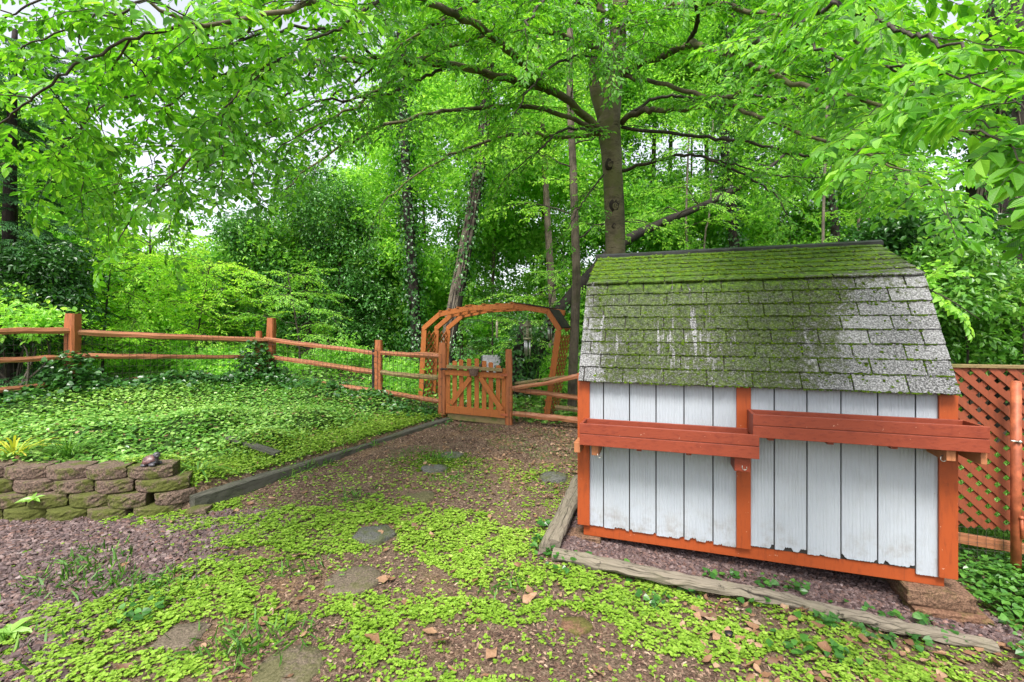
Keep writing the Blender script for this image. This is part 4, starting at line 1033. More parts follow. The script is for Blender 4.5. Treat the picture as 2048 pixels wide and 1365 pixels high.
def clump_template(seed, n=44, r=(.42, .42, .24), leaf=.10, flat=.5):
    rs = np.random.RandomState(seed); q = nv(rs.normal(0, 1, (n, 3)))*rs.uniform(.25, 1, (n, 1))**.6*np.array(r)
    d = nv(q*np.array([1, 1, .3]) + rs.normal(0, .22, (n, 3)) - [0, 0, .12]); nn = nv(np.array([0, 0, 1.0])*(1+flat) + rs.normal(0, .55, (n, 3)))
    return dict(p=q, d=d, n=nn, s=leaf*rs.uniform(.6, 1.2, n))
CLUMP = [clump_template(400+i) for i in range(12)]
DENSE = [clump_template(430+i, 60, (.36, .36, .26), .072, .2) for i in range(10)]
def put_clumps(Lv, T, O, yaw, tilt, sc, rb, rv=.16, wr=.55, leaf_sc=1.0, shape=T6, rs=RS):
    for i in range(len(O)):
        t = T[rs.randint(len(T))]; c, s = math.cos(yaw[i]), math.sin(yaw[i]); R = np.array([[c, s, 0], [-s, c, 0], [0, 0, 1.0]])
        if tilt is not None:
            a = tilt[i]; Rt = np.array([[math.cos(a), 0, math.sin(a)], [0, 1, 0], [-math.sin(a), 0, math.cos(a)]]); R = Rt @ R
        k = len(t['p'])
        Lv.put(t['p'] @ R*sc[i] + O[i], t['d'] @ R, t['n'] @ R, t['s']*leaf_sc, wr, np.clip(rb[i] + rs.normal(0, rv, k), 0, 1), shape, .1)

def crown_blob(Lv, c, r, n, T=CLUMP, sc=1.0, rb=.5, leaf_sc=1.0, seed=0, shell=.45, wr=.55, shape=T6):
    """clumps through an uneven ellipsoid of foliage with gaps"""
    rs = np.random.RandomState(seed); u = nv(rs.normal(0, 1, (n*3, 3))); rad = rs.uniform(shell, 1, (n*3, 1))
    lump = fbm(u[:, 0]*2.3+seed, u[:, 2]*2.3+u[:, 1]*1.7, seed % 97)[:, None]
    q = u*rad*(.62+.75*lump)
    keep = fbm(q[:, 0]*2.6+7, q[:, 2]*2.6+q[:, 1], seed % 89+3) > .42
    q = q[keep][:n]
    O = q*np.array(r) + np.array(c); k = len(O)
    put_clumps(Lv, T, O, rs.uniform(0, 6.3, k), rs.normal(0, .25, k), sc*rs.uniform(.7, 1.25, k), np.clip(rb + rs.normal(0, .13, k), 0, 1), .15, wr, leaf_sc, shape, rs)

def smooth_path(W, n):
    W = np.asarray(W, float); d = np.concatenate([[0], np.cumsum(np.linalg.norm(np.diff(W, axis=0), axis=1))]); t = np.linspace(0, d[-1], n)
    # catmull-rom through the way points
    out = []
    for s in t:
        i = int(np.clip(np.searchsorted(d, s) - 1, 0, len(W)-2)); f = (s-d[i])/(d[i+1]-d[i]+1e-9)
        p0, p1, p2, p3 = W[max(i-1, 0)], W[i], W[i+1], W[min(i+2, len(W)-1)]
        out.append(.5*(2*p1+(p2-p0)*f+(2*p0-5*p1+4*p2-p3)*f*f+(3*p1-p0-3*p2+p3)*f**3))
    return np.array(out)

# ---- the beech behind the shed ------------------------------------------------
beech = thing('beech_tree', (1.63, 7.2, -1.6), 'smooth barked beech rising behind the shed, its limbs and big leaves hanging over the yard', 'tree')
def beech_tree():
    rs = np.random.RandomState(21); TY = 7.2
    tp = smooth_path([(1.66,TY,-1.75), (1.65,TY,-1.0), P(1231,505,TY), P(1228,400,TY), P(1222,300,TY), P(1217,240,TY), P(1226,170,TY), P(1234,90,TY), P(1240,10,TY), P(1245,-140,TY+.2), P(1235,-420,TY+.4), P(1245,-800,TY+.5)], 60)
    z = tp[:, 2]; rad = np.interp(z, [-1.75,-1.4,1.2,2.7,3.4,3.9,5.3,8,12], [.26,.19,.152,.155,.19,.145,.12,.085,.04])
    b = MB(); n = 22; a = np.arange(n)/n*2*PI
    b.loft(tp, np.stack([np.cos(a), np.sin(a)], 1), scale=rad, jit=.0, seed=1, a=.5)
    V = b.V[0]; V += (fbm(V[:, 0]*9+V[:, 1]*5, V[:, 2]*4, 3)[:, None]-.5)*.02
    trunk = b.build('trunk', M['beechbark'], beech, True)
    # old branch scars, eye shaped
    for (px, py, s) in ((1230, 412, 1.0), (1220, 328, .85), (1229, 452, .5), (1218, 262, .6)):
        c = P(px, py, TY-.148); b = MB(); b.ball(c+[.0,.02,0], (.085*s, .035, .115*s), 14, 8, jit=.10, seed=px); b.build('branch_scar', M['scar'], beech, True)
        b = MB(); b.tube([c+[.032*s*math.cos(x), -.012, .045*s*math.sin(x)-.01] for x in np.linspace(0, 2*PI, 13)], .011*s, 6); b.ball(c+[0,-.006,-.01], (.022*s,.014,.034*s), 8, 6); b.build('branch_collar', M['beechbark'], beech, True)
    B = lambda L: [P(*q) for q in L]
    L = []   # (points, r0, r1, sprays/m, spray scale, leaf scale, start fraction)
    L.append((B([(1212,268,7.2),(1199,262,7.1),(1150,212,6.9),(1084,176,6.5),(1034,163,6.1),(900,130,5.3),(760,122,4.5),(640,125,3.8),(540,134,3.3),(470,190,3.0),(410,270,2.8),(360,325,2.7),(310,375,2.65)]), .085, .006, 7.0, .62, 1.0, .14))
    L.append((B([(1100,184,6.6),(1060,140,6.1),(1020,100,5.5),(950,50,4.8),(870,15,4.1),(790,-20,3.5),(690,-10,3.0),(610,8,2.6),(525,37,2.35),(430,48,2.2),(370,42,2.1),(300,10,2.0),(250,-40,1.95)]), .065, .012, 7.5, .55, 1.0, .12))
    L.append((B([(430,48,2.2),(330,62,2.1),(260,80,2.05),(210,95,2.0),(150,130,1.98),(95,175,1.95),(20,235,2.05),(-60,280,2.2)]), .012, .004, 11, .36, .85, .05))
    L.append((B([(790,-20,3.5),(720,30,3.2),(665,65,3.0),(590,93,2.8),(520,150,2.7),(455,210,2.6),(440,260,2.5)]), .02, .004, 9, .45, .95, .1))
    L.append((B([(1240,150,7.2),(1280,128,6.8),(1324,117,6.3),(1374,90,5.6),(1410,96,5.0),(1454,106,4.4),(1524,140,3.7),(1594,165,3.0),(1654,180,2.6),(1694,188,2.4),(1774,228,2.05),(1864,243,1.75),(1960,262,1.5)]), .07, .005, 8, .55, 1.0, .12))
    L.append((B([(1374,90,5.6),(1395,45,5.2),(1390,0,4.9),(1380,-70,4.6)]), .03, .012, 8, .7, 1.0, .2))
    L.append((B([(1454,106,4.4),(1520,85,3.6),(1574,65,3.0),(1664,4,2.3),(1700,-20,2.1)]), .03, .014, 9, .45, 1.0, .1))
    L.append((B([(1664,4,2.3),(1749,40,2.0),(1800,60,1.85),(1844,70,1.7),(1904,92,1.5),(1990,100,1.35),(2080,110,1.25)]), .016, .006, 13, .34, 1.0, .05))
    L.append((B([(1524,140,3.7),(1584,88,3.0),(1674,115,2.5),(1774,130,2.1),(1874,155,1.8),(1959,172,1.55),(2040,210,1.4)]), .018, .004, 11, .40, 1.0, .1))
    L.append((B([(1774,132,2.1),(1840,170,1.9),(1900,215,1.75),(1960,245,1.6),(2050,280,1.45)]), .008, .003, 12, .34, 1.0, .1))
    L.append((B([(1244,246,7.2),(1260,230,7.0),(1290,222,6.8),(1334,220,6.4),(1399,215,5.9),(1434,203,5.5),(1500,180,5.0),(1580,150,4.5)]), .055, .012, 6, .75, .95, .35))
    L.append((B([(1262,226,7.0),(1300,202,7.0),(1340,193,6.9),(1400,196,6.8),(1490,190,6.4),(1580,200,6.0)]), .03, .008, 6, .7, .95, .3))
    L.append((B([(1240,344,7.2),(1280,332,6.9),(1340,316,6.6),(1394,312,6.3),(1454,335,6.0),(1520,368,5.7),(1552,395,5.5),(1575,430,5.3)]), .034, .006, 6, .6, .85, .2))
    L.append((B([(1400,313,6.3),(1470,330,5.9),(1540,350,5.5),(1620,355,5.1),(1690,350,4.7)]), .015, .004, 7, .55, .9, .1))
    L.append((B([(1207,350,7.1),(1180,385,6.9),(1150,430,6.6),(1128,475,6.4)]), .018, .004, 6, .5, .8, .2))
    L.append((B([(1207,268,7.2),(1120,275,7.2),(1030,270,7.0),(930,300,6.6),(840,345,6.3),(770,400,6.1)]), .045, .006, 7, .75, .85, .15))
    L.append((B([(1200,262,7.1),(1090,220,6.7),(980,215,6.2),(850,230,5.6),(740,265,5.2),(650,310,4.9),(570,380,4.7)]), .05, .006, 7, .72, .9, .15))
    L.append((B([(1200,100,7.1),(1080,60,6.3),(980,70,5.6),(860,110,5.0),(760,180,4.6),(660,240,4.3),(590,280,4.1)]), .055, .006, 7, .7, .95, .15))
    L.append((B([(1232,40,7.2),(1100,-20,6.2),(980,0,5.2),(880,40,4.5),(800,90,4.1)]), .05, .008, 7, .65, .95, .2))
    L.append((B([(1244,255,7.2),(1360,270,6.4),(1480,285,5.6),(1600,310,4.8),(1720,340,4.1),(1830,370,3.5)]), .035, .005, 6, .6, .9, .45))
    L.append((B([(1244,150,7.2),(1400,190,5.8),(1560,250,4.3),(1680,290,3.5),(1790,330,2.8),(1880,370,2.4)]), .045, .005, 7, .5, .95, .3))
    L.append((B([(1244,60,7.2),(1350,10,5.8),(1500,20,4.6),(1640,60,3.6),(1760,100,2.9)]), .05, .008, 8, .6, 1.0, .15))
    L.append((B([(1245,-140,7.4),(1400,-120,5.8),(1560,-60,4.4),(1740,-20,3.2)]), .05, .01, 8, .6, 1.0, .2))
    L.append((B([(1240,-60,7.3),(1150,-60,6.0),(1080,10,5.0),(1050,60,4.4)]), .04, .01, 8, .65, .95, .2))
    L.append((B([(1236,60,7.2),(1260,30,6.3),(1250,40,5.6),(1230,90,5.1)]), .035, .008, 8, .6, .95, .3))
    L.append((B([(1230,120,7.2),(1170,110,6.6),(1110,130,6.0),(1060,180,5.6),(1020,250,5.3)]), .035, .006, 8, .6, .95, .2))
    L.append((B([(1205,10,7.2),(1000,-60,5.4),(840,-40,4.3),(700,40,3.7)]), .045, .01, 7, .65, .95, .2))
    L.append((B([(1245,-200,7.4),(1000,-300,5.5),(760,-180,3.9),(560,-60,2.9),(420,-10,2.5)]), .05, .01, 6, .55, 1.0, .35))
    L.append((B([(760,122,4.5),(640,60,3.6),(520,70,3.2),(400,110,2.9),(280,170,2.7),(190,230,2.6),(130,285,2.6)]), .022, .004, 8, .5, .95, .15))
    L.append((B([(900,130,5.3),(760,190,4.6),(620,210,4.0),(500,270,3.6),(400,350,3.3),(340,420,3.2)]), .022, .004, 7, .55, .9, .15))
    L.append((B([(690,-10,3.0),(560,-60,2.9),(400,-40,2.8),(250,20,2.7),(120,60,2.6),(0,120,2.6)]), .02, .004, 8, .5, .95, .1))
    L.append((B([(260,80,2.05),(200,170,2.3),(165,240,2.6),(158,300,2.8),(165,350,2.9)]), .008, .003, 7, .42, .9, .1))
    L.append((B([(430,-120,3.4),(200,-60,3.2),(60,10,3.1),(-80,80,3.1)]), .02, .004, 8, .55, .95, .0))
    L.append((B([(1245,-140,7.4),(1150,-60,7.0),(1050,0,6.6),(930,30,6.3),(820,60,6.0)]), .04, .008, 7, .8, .95, .2))
    L.append((B([(1200,262,7.1),(1130,260,6.5),(1080,300,6.2),(1020,350,6.0)]), .03, .005, 7, .7, .9, .25))
    for q in ([(640,125,3.8),(560,200,4.2),(470,240,4.4),(380,260,4.6),(300,330,4.8)], [(540,134,3.3),(440,150,3.4),(350,200,3.5),(280,260,3.6),(240,350,3.6)], [(525,37,2.9),(440,110,3.3),(370,160,3.6),(300,170,3.8),(230,150,4.0)],
              [(760,122,4.5),(660,200,4.9),(560,260,5.2),(470,330,5.4),(400,390,5.5)], [(430,60,3.0),(370,110,3.4),(330,70,3.7),(250,30,4.0)], [(410,270,2.9),(390,330,3.3),(340,370,3.6),(260,390,3.8)]):
        L.append((B(q), .014, .004, 7, .62, .95, .05))
    for q in ([(1238,60,7.2),(1225,30,6.4),(1200,50,5.7),(1215,110,5.3)], [(1240,30,7.2),(1270,-10,6.5),(1290,30,5.9),(1285,90,5.5)], [(1242,-30,7.2),(1200,-60,6.2),(1160,-10,5.4),(1140,50,5.0)]):
        L.append((B(q), .022, .005, 9, .62, .95, .15))
    # limbs away from the yard
    L.append(([tp[34], tp[34]+[.6,.9,.4], tp[34]+[1.4,2.2,.5]], .05, .01, 5, 1.0, .9, .3))
    L.append(([tp[36], tp[36]+[-.8,.9,.5], tp[36]+[-2.0,2.0,.6]], .05, .01, 5, 1.0, .9, .3))
    L.append(([tp[40], tp[40]+[1.2,.2,.6], tp[40]+[2.8,.5,.9]], .05, .01, 5, 1.0, .9, .3))
    L.append(([tp[44], tp[44]+[-1.2,.1,.7], tp[44]+[-2.6,-.2,1.0]], .05, .01, 5, 1.0, .9, .3))
    # second leader
    sl_ = smooth_path([P(1214,262,7.2), P(1200,215,7.15), P(1189,170,7.1), P(1192,100,7.1), P(1198,20,7.1), P(1190,-120,7.1), P(1180,-300,7.1)], 24)
    b = MB(); b.tube(sl_, np.linspace(.10, .05, 24), 12); b.build('limb', M['beechbark'], beech, True)
    Lv = Leaves()
    for li, (pts, r0, r1, den, ssc, lsc, st) in enumerate(L):
        n = 36; p = smooth_path(pts, n); ln = np.linalg.norm(np.diff(p, axis=0), axis=1).sum()
        p[2:-1] += rs.normal(0, .012, (n-3, 3))*min(1, ln/3)
        rr = .68*r0*(1-np.linspace(0, 1, n))**.8 + r1*.85
        b = MB(); b.tube(p, rr*np.interp(p[:, 1], [1.2, 3.5, 5], [.55, .8, 1]), 9 if r0 > .02 else 6, jit=.0); b.build('limb', M['beechbark' if r0 > .04 else 'twig'], beech, True)
        d = np.gradient(p, axis=0); yn = p[-1][1]; m = int(min(den, 8.5)*ln*(1-st)*(.82 if yn > 2.2 or p[-1][0] < 0 else .56)); side = 1
        for k in range(m):
            f = st + (1-st)*(k+rs.rand())/m; i = min(int(f*(n-1)), n-2); o = p[i] + (p[i+1]-p[i])*rs.rand(); t = nrm(d[i])
            lat = nrm(np.cross([0, 0, 1], t)); a = rs.uniform(.45, 1.25); side = -side
            dd = t*math.cos(a) + lat*side*math.sin(a) + np.array([0, 0, rs.uniform(-.25, .22)])
            fbright = float(fbm(o[0]*.8, o[2]*.8+o[1]*.5, 61))
            place_spray(Lv, BEECH[rs.randint(10)], o, dd, up=(rs.normal(0, .28), rs.normal(0, .28), 1), sc=ssc*rs.uniform(.7, 1.35), rb=.12+.66*fbright, rv=.28, leaf_sc=lsc*(1.0 if o[1] > 2.4 or o[0] < 0 else 1.12), rs=rs)
        place_spray(Lv, BEECH[rs.randint(10)], p[-1], d[-1] + [0, 0, -.05], sc=ssc, rb=.5, leaf_sc=lsc, rs=rs)
    print('beech leaves', Lv.count())
    Lv.build('crown', 'beech', beech)
beech_tree()

# ---- other trees and shrubs ----------------------------------------------------
def trunk_of(t, pts, r0, r1, mat, n=30, sides=12, rough=.02, seed=0, name='trunk'):
    p = smooth_path(pts, n); b = MB(); b.tube(p, np.linspace(r0, r1, n), sides)
    V = b.V[0]; V += (fbm(V[:, 0]*8+V[:, 1]*8, V[:, 2]*2.5, seed)[:, None]-.5)*rough*2*nv(np.random.RandomState(seed).normal(0, .3, (1, 3)) + V - np.repeat(p, sides, 0))
    b.build(name, M[mat], t, True); return p
def branches(t, p, n, L, mat, seed, f0=.35, r=.02, Lv=None, T=FINE, per=4, sc=.8, leaf_sc=1.0, rb=.5, up=.15, shape=T6, wr=.55):
    rs = np.random.RandomState(seed); b = MB()
    for k in range(n):
        f = f0 + (1-f0)*(k+.5)/n; i = min(int(f*(len(p)-1)), len(p)-2); o = p[i]; az = k*2.4+rs.rand()
        l = L*rs.uniform(.6, 1.2)*(1.15-.7*(f-f0)/(1-f0)); d = np.array([math.cos(az), math.sin(az), up+rs.uniform(-.1, .25)])
        q = smooth_path([o, o+d*l*.5+[0, 0, .06*l], o+d*l*[1, 1, .6]], 8); q[2:] += rs.normal(0, .03*l, (6, 3)); b.tube(q, np.linspace(r, .004, 8), 5)
        if Lv is not None:
            for j in range(per):
                ii = rs.randint(2, 7); side = rs.choice([-1, 1]); tt = nrm(q[ii+1]-q[ii]) if ii < 7 else nrm(q[-1]-q[-2]); lat = nrm(np.cross([0, 0, 1], tt)); a = rs.uniform(.3, 1.1)
                place_spray(Lv, T[rs.randint(len(T))], q[ii], tt*math.cos(a)+lat*side*math.sin(a)+[0, 0, rs.uniform(-.2, .15)], sc=sc*rs.uniform(.7, 1.3), rb=rb+rs.normal(0, .12), leaf_sc=leaf_sc, rs=rs, shape=shape, wr=wr)
            place_spray(Lv, T[rs.randint(len(T))], q[-1], q[-1]-q[-2], sc=sc, rb=rb, leaf_sc=leaf_sc, rs=rs, shape=shape, wr=wr)
    if Lv is not None: Lv.twigs(np.concatenate(b.V), np.concatenate(b.Fc[4]))
    else: b.build('branch_wood', M[mat], t)
def ivy_on(t, p, r, n, seed, leaf=.065, rb=.4, name='ivy', spread=.10, mat='ivy', f0=0, f1=1):
    rs = np.random.RandomState(seed); f = f0+(f1-f0)*rs.rand(n); i = np.clip((f*(len(p)-1)).astype(int), 0, len(p)-2); o = p[i] + (p[i+1]-p[i])*rs.rand(n, 1)
    a = rs.uniform(0, 2*PI, n); out = np.stack([np.cos(a), np.sin(a), np.zeros(n)], 1); rr = np.interp(f, np.linspace(0, 1, len(r)), r)
    pos = o + out*(rr + rs.uniform(0, 1, n)**1.6*spread*(.5+fbm(f*9, a*1.2, seed)))[:, None]
    d = nv(out*.4 + np.array([0, 0, -.7]) + rs.normal(0, .4, (n, 3))); nn = nv(out + np.array([0, 0, .5]) + rs.normal(0, .35, (n, 3)))
    Lv = Leaves(); Lv.put(pos, d, nn, leaf*rs.uniform(.6, 1.25, n), .8, np.clip(rb + rs.normal(0, .22, n), 0, 1), TIVY); return Lv.build(name, mat, t, uv=False)

# leaning pale vine-clad trunk behind the arbor
t = thing('vine_clad_tree', G1(898, 760)*1.0, 'leaning tree behind the arbor with pale vines twisting up its dark trunk', 'tree')
pp = [P(893,745,11.5), P(897,690,11.5), P(912,600,11.6), P(928,520,11.7), P(946,420,11.8), P(960,330,11.9), P(975,180,12), P(985,0,12)]
p = trunk_of(t, pp, .19, .11, 'darkbark', 40, 14, .03, 3)
rs = np.random.RandomState(14); b = MB()
for k in range(16):
    a0 = rs.uniform(3.4, 6.0); i0 = rs.randint(0, 10); i1 = rs.randint(22, 38); idx = np.arange(i0, i1); w_ = np.cumsum(rs.normal(0, .12, len(idx)))
    rr = np.linspace(.19, .11, 40)[idx]+.008
    b.tube(p[idx] + np.stack([np.cos(a0+w_)*rr, np.sin(a0+w_)*rr, 0*rr], 1), rs.uniform(.006, .016), 5)
b.build('vine', M['palebark'], t); ivy_on(t, p, [.19, .11], 2200, 5, .085, .5, f0=.22, spread=.35)
Lv = Leaves()
for k, f in enumerate(np.linspace(.55, 1, 9)): crown_blob(Lv, p[int(f*39)] + [rs.uniform(-1.2, 1.2), rs.uniform(-.6, 1), rs.uniform(-.3, .5)], (1.3, 1.2, .7), 22, CLUMP, 1, .55, 1, 500+k)
Lv.build('crown', 'woods', t, uv=False)

# ivy column left of the arbor
t = thing('ivy_clad_tree', P(832, 770, 12.5), 'upright trunk wrapped in dark ivy standing left of the arbor', 'tree')
p = trunk_of(t, [P(836,790,12.5), P(833,680,12.5), P(826,560,12.5), P(815,400,12.5), P(805,200,12.6), P(800,50,12.7)], .17, .10, 'darkbark', 30, 10, .02, 6)
ivy_on(t, p, [.22, .14], 4200, 7, .085, .35, spread=.32)
# plain trunk hard by the arbor's right side
t = thing('young_tree', (1.15, 8.7, -1.55), 'slim grey brown trunk rising between the arbor and the shed roof', 'tree')
p = trunk_of(t, [P(1144,840,8.7), P(1146,740,8.7), P(1150,640,8.75), P(1153,560,8.8), P(1150,460,8.8), P(1146,330,8.9), P(1140,200,9), P(1140,60,9)], .095, .06, 'bark', 34, 12, .012, 8)
Lv = Leaves(); branches(t, p, 12, 1.4, 'bark', 31, .45, .02, Lv, FINE, 5, .8, 1.0, .55); Lv.build('crown', 'woods', t)
# dark leaning tree behind the arbor
t = thing('leaning_tree', P(1066, 720, 10.2), 'black leaning trunk crossing behind the right half of the arbor', 'tree')
p = trunk_of(t, [P(1040,790,10.2), P(1062,725,10.2), P(1092,665,10.2), P(1130,610,10.2), P(1172,560,10.3), P(1240,490,10.5), P(1310,452,10.8), P(1420,405,11.2), P(1520,350,11.6), P(1600,280,12)], .19, .02, 'darkbark', 40, 12, .025, 9)
Lv = Leaves(); branches(t, p, 12, 1.3, 'darkbark', 33, .45, .02, Lv, FINE, 4, .8, 1.0, .45, .3); Lv.build('crown', 'woods', t)
ivy_on(t, p, [.19, .16], 500, 10, .08, .35, f0=0, f1=.25, spread=.15)
# ivy stump beyond the gate
t = thing('ivy_clad_stump', P(1030, 745, 9.6), 'leaning stump smothered in ivy beyond the gate post', 'tree stump')
p = trunk_of(t, [P(1022,830,9.6), P(1030,760,9.6), P(1040,700,9.6), P(1052,650,9.6)], .18, .12, 'darkbark', 14, 10, .03, 11)
ivy_on(t, p, [.25, .2], 1900, 12, .07, .42, spread=.28)
# holly
t = thing('holly_tree', P(620, 740, 13.5), 'broad dense dark green holly behind the fence corner', 'tree')
p = trunk_of(t, [P(615,760,13.5), P(618,600,13.5), P(612,450,13.6), P(606,360,13.7)], .15, .05, 'darkbark', 20, 8, .02, 13)
Lv = Leaves(); rs = np.random.RandomState(44)
for k, (x, y, r) in enumerate([(560,470,75),(640,420,85),(600,540,95),(510,560,70),(690,520,80),(640,640,110),(540,660,90),(720,620,80),(610,370,55),(470,640,60),(760,690,70),(500,470,45),(680,450,60)]):
    Y = 13.2 + rs.uniform(-.5, 1.0); crown_blob(Lv, P(x, y, Y), (r*Y/F*1.15, 1.2, r*Y/F*.9), 60, DENSE, 1.15, .45, 1.3, 600+k, .5)
Lv.build('crown', 'holly', t, uv=False)
# cedar at the left edge
t = thing('cedar_tree', P(40, 740, 8.2), 'tall dark feathery evergreen at the left edge of the yard', 'tree')
p = trunk_of(t, [P(20,800,8.2), P(22,600,8.2), P(20,400,8.2), P(25,200,8.3), P(30,60,8.3)], .16, .04, 'darkbark', 24, 10, .02, 15)
rs = np.random.RandomState(46); Lv = Leaves(); NEED = spray_template(700, L=1.0, leaf=.075, sp=.016, tgap=.05, tlen=.34, droop=.35, hang=.3); NEED2 = spray_template(701, L=1.0, leaf=.075, sp=.016, tgap=.05, tlen=.38, droop=.2, hang=.4)
for k in range(380):
    f = rs.rand(); i = int(f*23); az = rs.uniform(0, 6.3); rr = (1.35-.75*f)*rs.uniform(.1, .8); o = p[i] + np.array([math.cos(az)*rr, math.sin(az)*rr, rs.uniform(-.2, .2)])
    place_spray(Lv, (NEED, NEED2)[k % 2], o, [math.cos(az), math.sin(az), rs.uniform(-.35, .1)], sc=rs.uniform(.5, .95), rb=.42, rv=.2, wr=.26, leaf_sc=1.05, rs=rs, tw=False)
Lv.build('crown', 'cedar', t, uv=False)
# dark ivy bush under the cedar
def bush(name, px, py, Y, blobs, T, mat, label, cat, seed, leaf_sc=1.0, rb=.5, nn=45, sc=1.0, shape=T6, wr=.55, stems=5):
    g = P(px, py, Y); g[2] = H(g[0], g[1]); t = thing(name, g, label, cat); Lv = Leaves(); rs = np.random.RandomState(seed); b = MB()
    for k, (x, y, rx, rz) in enumerate(blobs):
        yy = Y + rs.uniform(-.35, .45); c = P(x, y, yy); crown_blob(Lv, c, (rx*yy/F, max(.45, rx*yy/F*.7), rz*yy/F), nn, T, sc, rb+rs.normal(0, .06), leaf_sc, seed*31+k, .4, wr, shape)
        if k < stems:
            q = smooth_path([g+[rs.uniform(-.2, .2), rs.uniform(-.1, .1), -.05], (g+c)/2+rs.normal(0, .12, 3), c], 8); b.tube(q, np.linspace(.022, .006, 8), 5)
    b.build('stem', M['twig'], t); Lv.build('foliage', mat, t, uv=False); return t
bush('ivy_bush', 30, 690, 7.6, [(30,560,90,60),(95,620,70,60),(20,640,80,60),(110,540,60,50),(-60,600,90,90)], DENSE, 'ivy', 'dark ivy thicket under the cedar behind the left fence rails', 'bush', 51, 1.2, .3)
bush('leafy_shrub', 40, 700, 7.0, [(30,600,60,25),(20,655,70,30),(75,640,50,22)], CLUMP, 'woods', 'pale green shrub with pointed leaves poking over the left fence rails', 'shrub', 52, .95, .75, 14, .8)
# lime green saplings
def sapling(px, Y, top, bot, L, nb, sc, leaf_sc, rb, seed, label, mat='lime', T=FINE, lean=0, r=.03, f0=.2, per=5):
    g = P(px, bot, Y); g[2] = H(g[0], g[1]); t = thing('sapling', g, label, 'sapling'); pts = [g-[0,0,.05], (g*2+P(px+lean*.4, top, Y))/3, P(px+lean, top, Y)]
    p = trunk_of(t, pts, r, .008, 'twig', 20, 7, .004, seed); Lv = Leaves(); branches(t, p, nb, L, 'twig', seed, f0, .010, Lv, T, per, sc, leaf_sc, rb, .18); Lv.build('crown', mat, t)
sapling(300, 11.0, 440, 720, 1.8, 26, .85, 1.0, .65, 61, 'tallest bright yellow green sapling with layered sprays behind the fence', per=6, r=.05)
sapling(205, 9.2, 500, 720, 1.3, 18, .75, 1.05, .5, 62, 'bright green sapling behind the big left fence post', lean=20, per=6)
sapling(392, 11.5, 520, 720, 1.5, 18, .8, 1.0, .7, 63, 'yellow green sapling to the right of the tallest one, beside the holly', lean=30, per=6)
sapling(130, 9.0, 560, 740, 1.1, 14, .7, 1.1, .45, 64, 'low leafy sapling just behind the left fence post and cedar')
sapling(600, 11.2, 545, 730, 1.1, 12, .8, 1.0, .6, 65, 'light green sapling with drooping sprays in front of the holly', 'woods', lean=-25)
sapling(1075, 10.6, 540, 760, 1.2, 14, .8, 1.0, .6, 66, 'leafy sapling seen above and through the arbor', 'woods', lean=40)
sapling(985, 11.6, 610, 760, 1.2, 14, .8, 1.0, .3, 67, 'dark leafy bush like sapling framed by the arbor opening', 'holly')
# ivy-clad trunks beyond the shed
for k, (px, Y, top, r, n, label) in enumerate([(1462, 12.5, -60, .16, 3600, 'ivy covered dark trunk beyond the middle of the shed ridge'), (1665, 12.8, 0, .13, 2200, 'slimmer ivy covered trunk right of the middle, above the shed ridge')]):
    g = P(px, 700, Y); g[2] = H(g[0], g[1]); t = thing('ivy_clad_tree', g, label, 'tree')
    p = trunk_of(t, [g-[0,0,.1], P(px+6, 480, Y), P(px-12, 300, Y), P(px-6, 120, Y), P(px+8, top, Y)], r, r*.6, 'darkbark', 30, 10, .02, 70+k); ivy_on(t, p, [r*1.2, r], n, 71+k, .085, .35, spread=.28)
    Lv = Leaves(); rs = np.random.RandomState(80+k)
    for j in range(7): crown_blob(Lv, p[16+j*2] + [rs.uniform(-1.4, 1.4), rs.uniform(-.4, 1.2), rs.uniform(-.3, .6)], (1.3, 1.1, .7), 24, CLUMP, 1, .5, 1, 820+k*20+j)
    Lv.build('crown', 'woods', t, uv=False)
for k, (px, Y, tx, top, r, label) in enumerate([(1378, 11.5, 1372, 380, .035, 'pale thin bare stem above the left half of the shed ridge'), (1412, 11.8, 1420, 360, .03, 'pale thin bare stem beside the ivy covered trunk over the ridge'), (1650, 11, 1648, 330, .045, 'crooked pale stem above the right half of the shed ridge'), (1722, 11, 1735, 430, .03, 'short forked pale stem above the right end of the shed ridge')]):
    g = P(px, 700, Y); g[2] = H(g[0], g[1]); t = thing('thin_tree', g, label, 'tree'); p = trunk_of(t, [g-[0,0,.1], P(px-4, 500, Y), P(tx, top+60, Y), P(tx+6, top-120, Y)], r, r*.6, 'palebark', 20, 7, .008, 90+k)
    Lv = Leaves(); branches(t, p, 6, 1.0, 'palebark', 95+k, .6, .01, Lv, FINE, 4, .8, 1, .6); Lv.build('crown', 'woods', t)
# big ivy-clad trunk and bushes at the right
t = thing('large_tree', P(2010, 700, 7.4), 'thick dark trunk with bare vines and ivy at the far right behind the bushes', 'tree')
g = P(2010, 800, 7.4); p = trunk_of(t, [g-[0,0,.7], P(2008,600,7.4), P(2006,480,7.4), P(2002,380,7.4), P(2010,200,7.5), P(2030,0,7.6)], .46, .36, 'darkbark', 30, 20, .05, 99)
rs = np.random.RandomState(98); b = MB()
for k in range(26):
    a0 = rs.uniform(3.3, 6.1); idx = np.arange(rs.randint(0, 8), rs.randint(16, 28)); w_ = np.cumsum(rs.normal(0, .09, len(idx))); rr = np.linspace(.46, .36, 30)[idx]+.015
    b.tube(p[idx] + np.stack([np.cos(a0+w_)*rr, np.sin(a0+w_)*rr, 0*rr], 1), rs.uniform(.004, .02), 5)
b.build('vine', M['palebark'], t); ivy_on(t, p, [.48, .40], 1500, 97, .085, .5, spread=.14)
Lv = Leaves(); rs = np.random.RandomState(96)
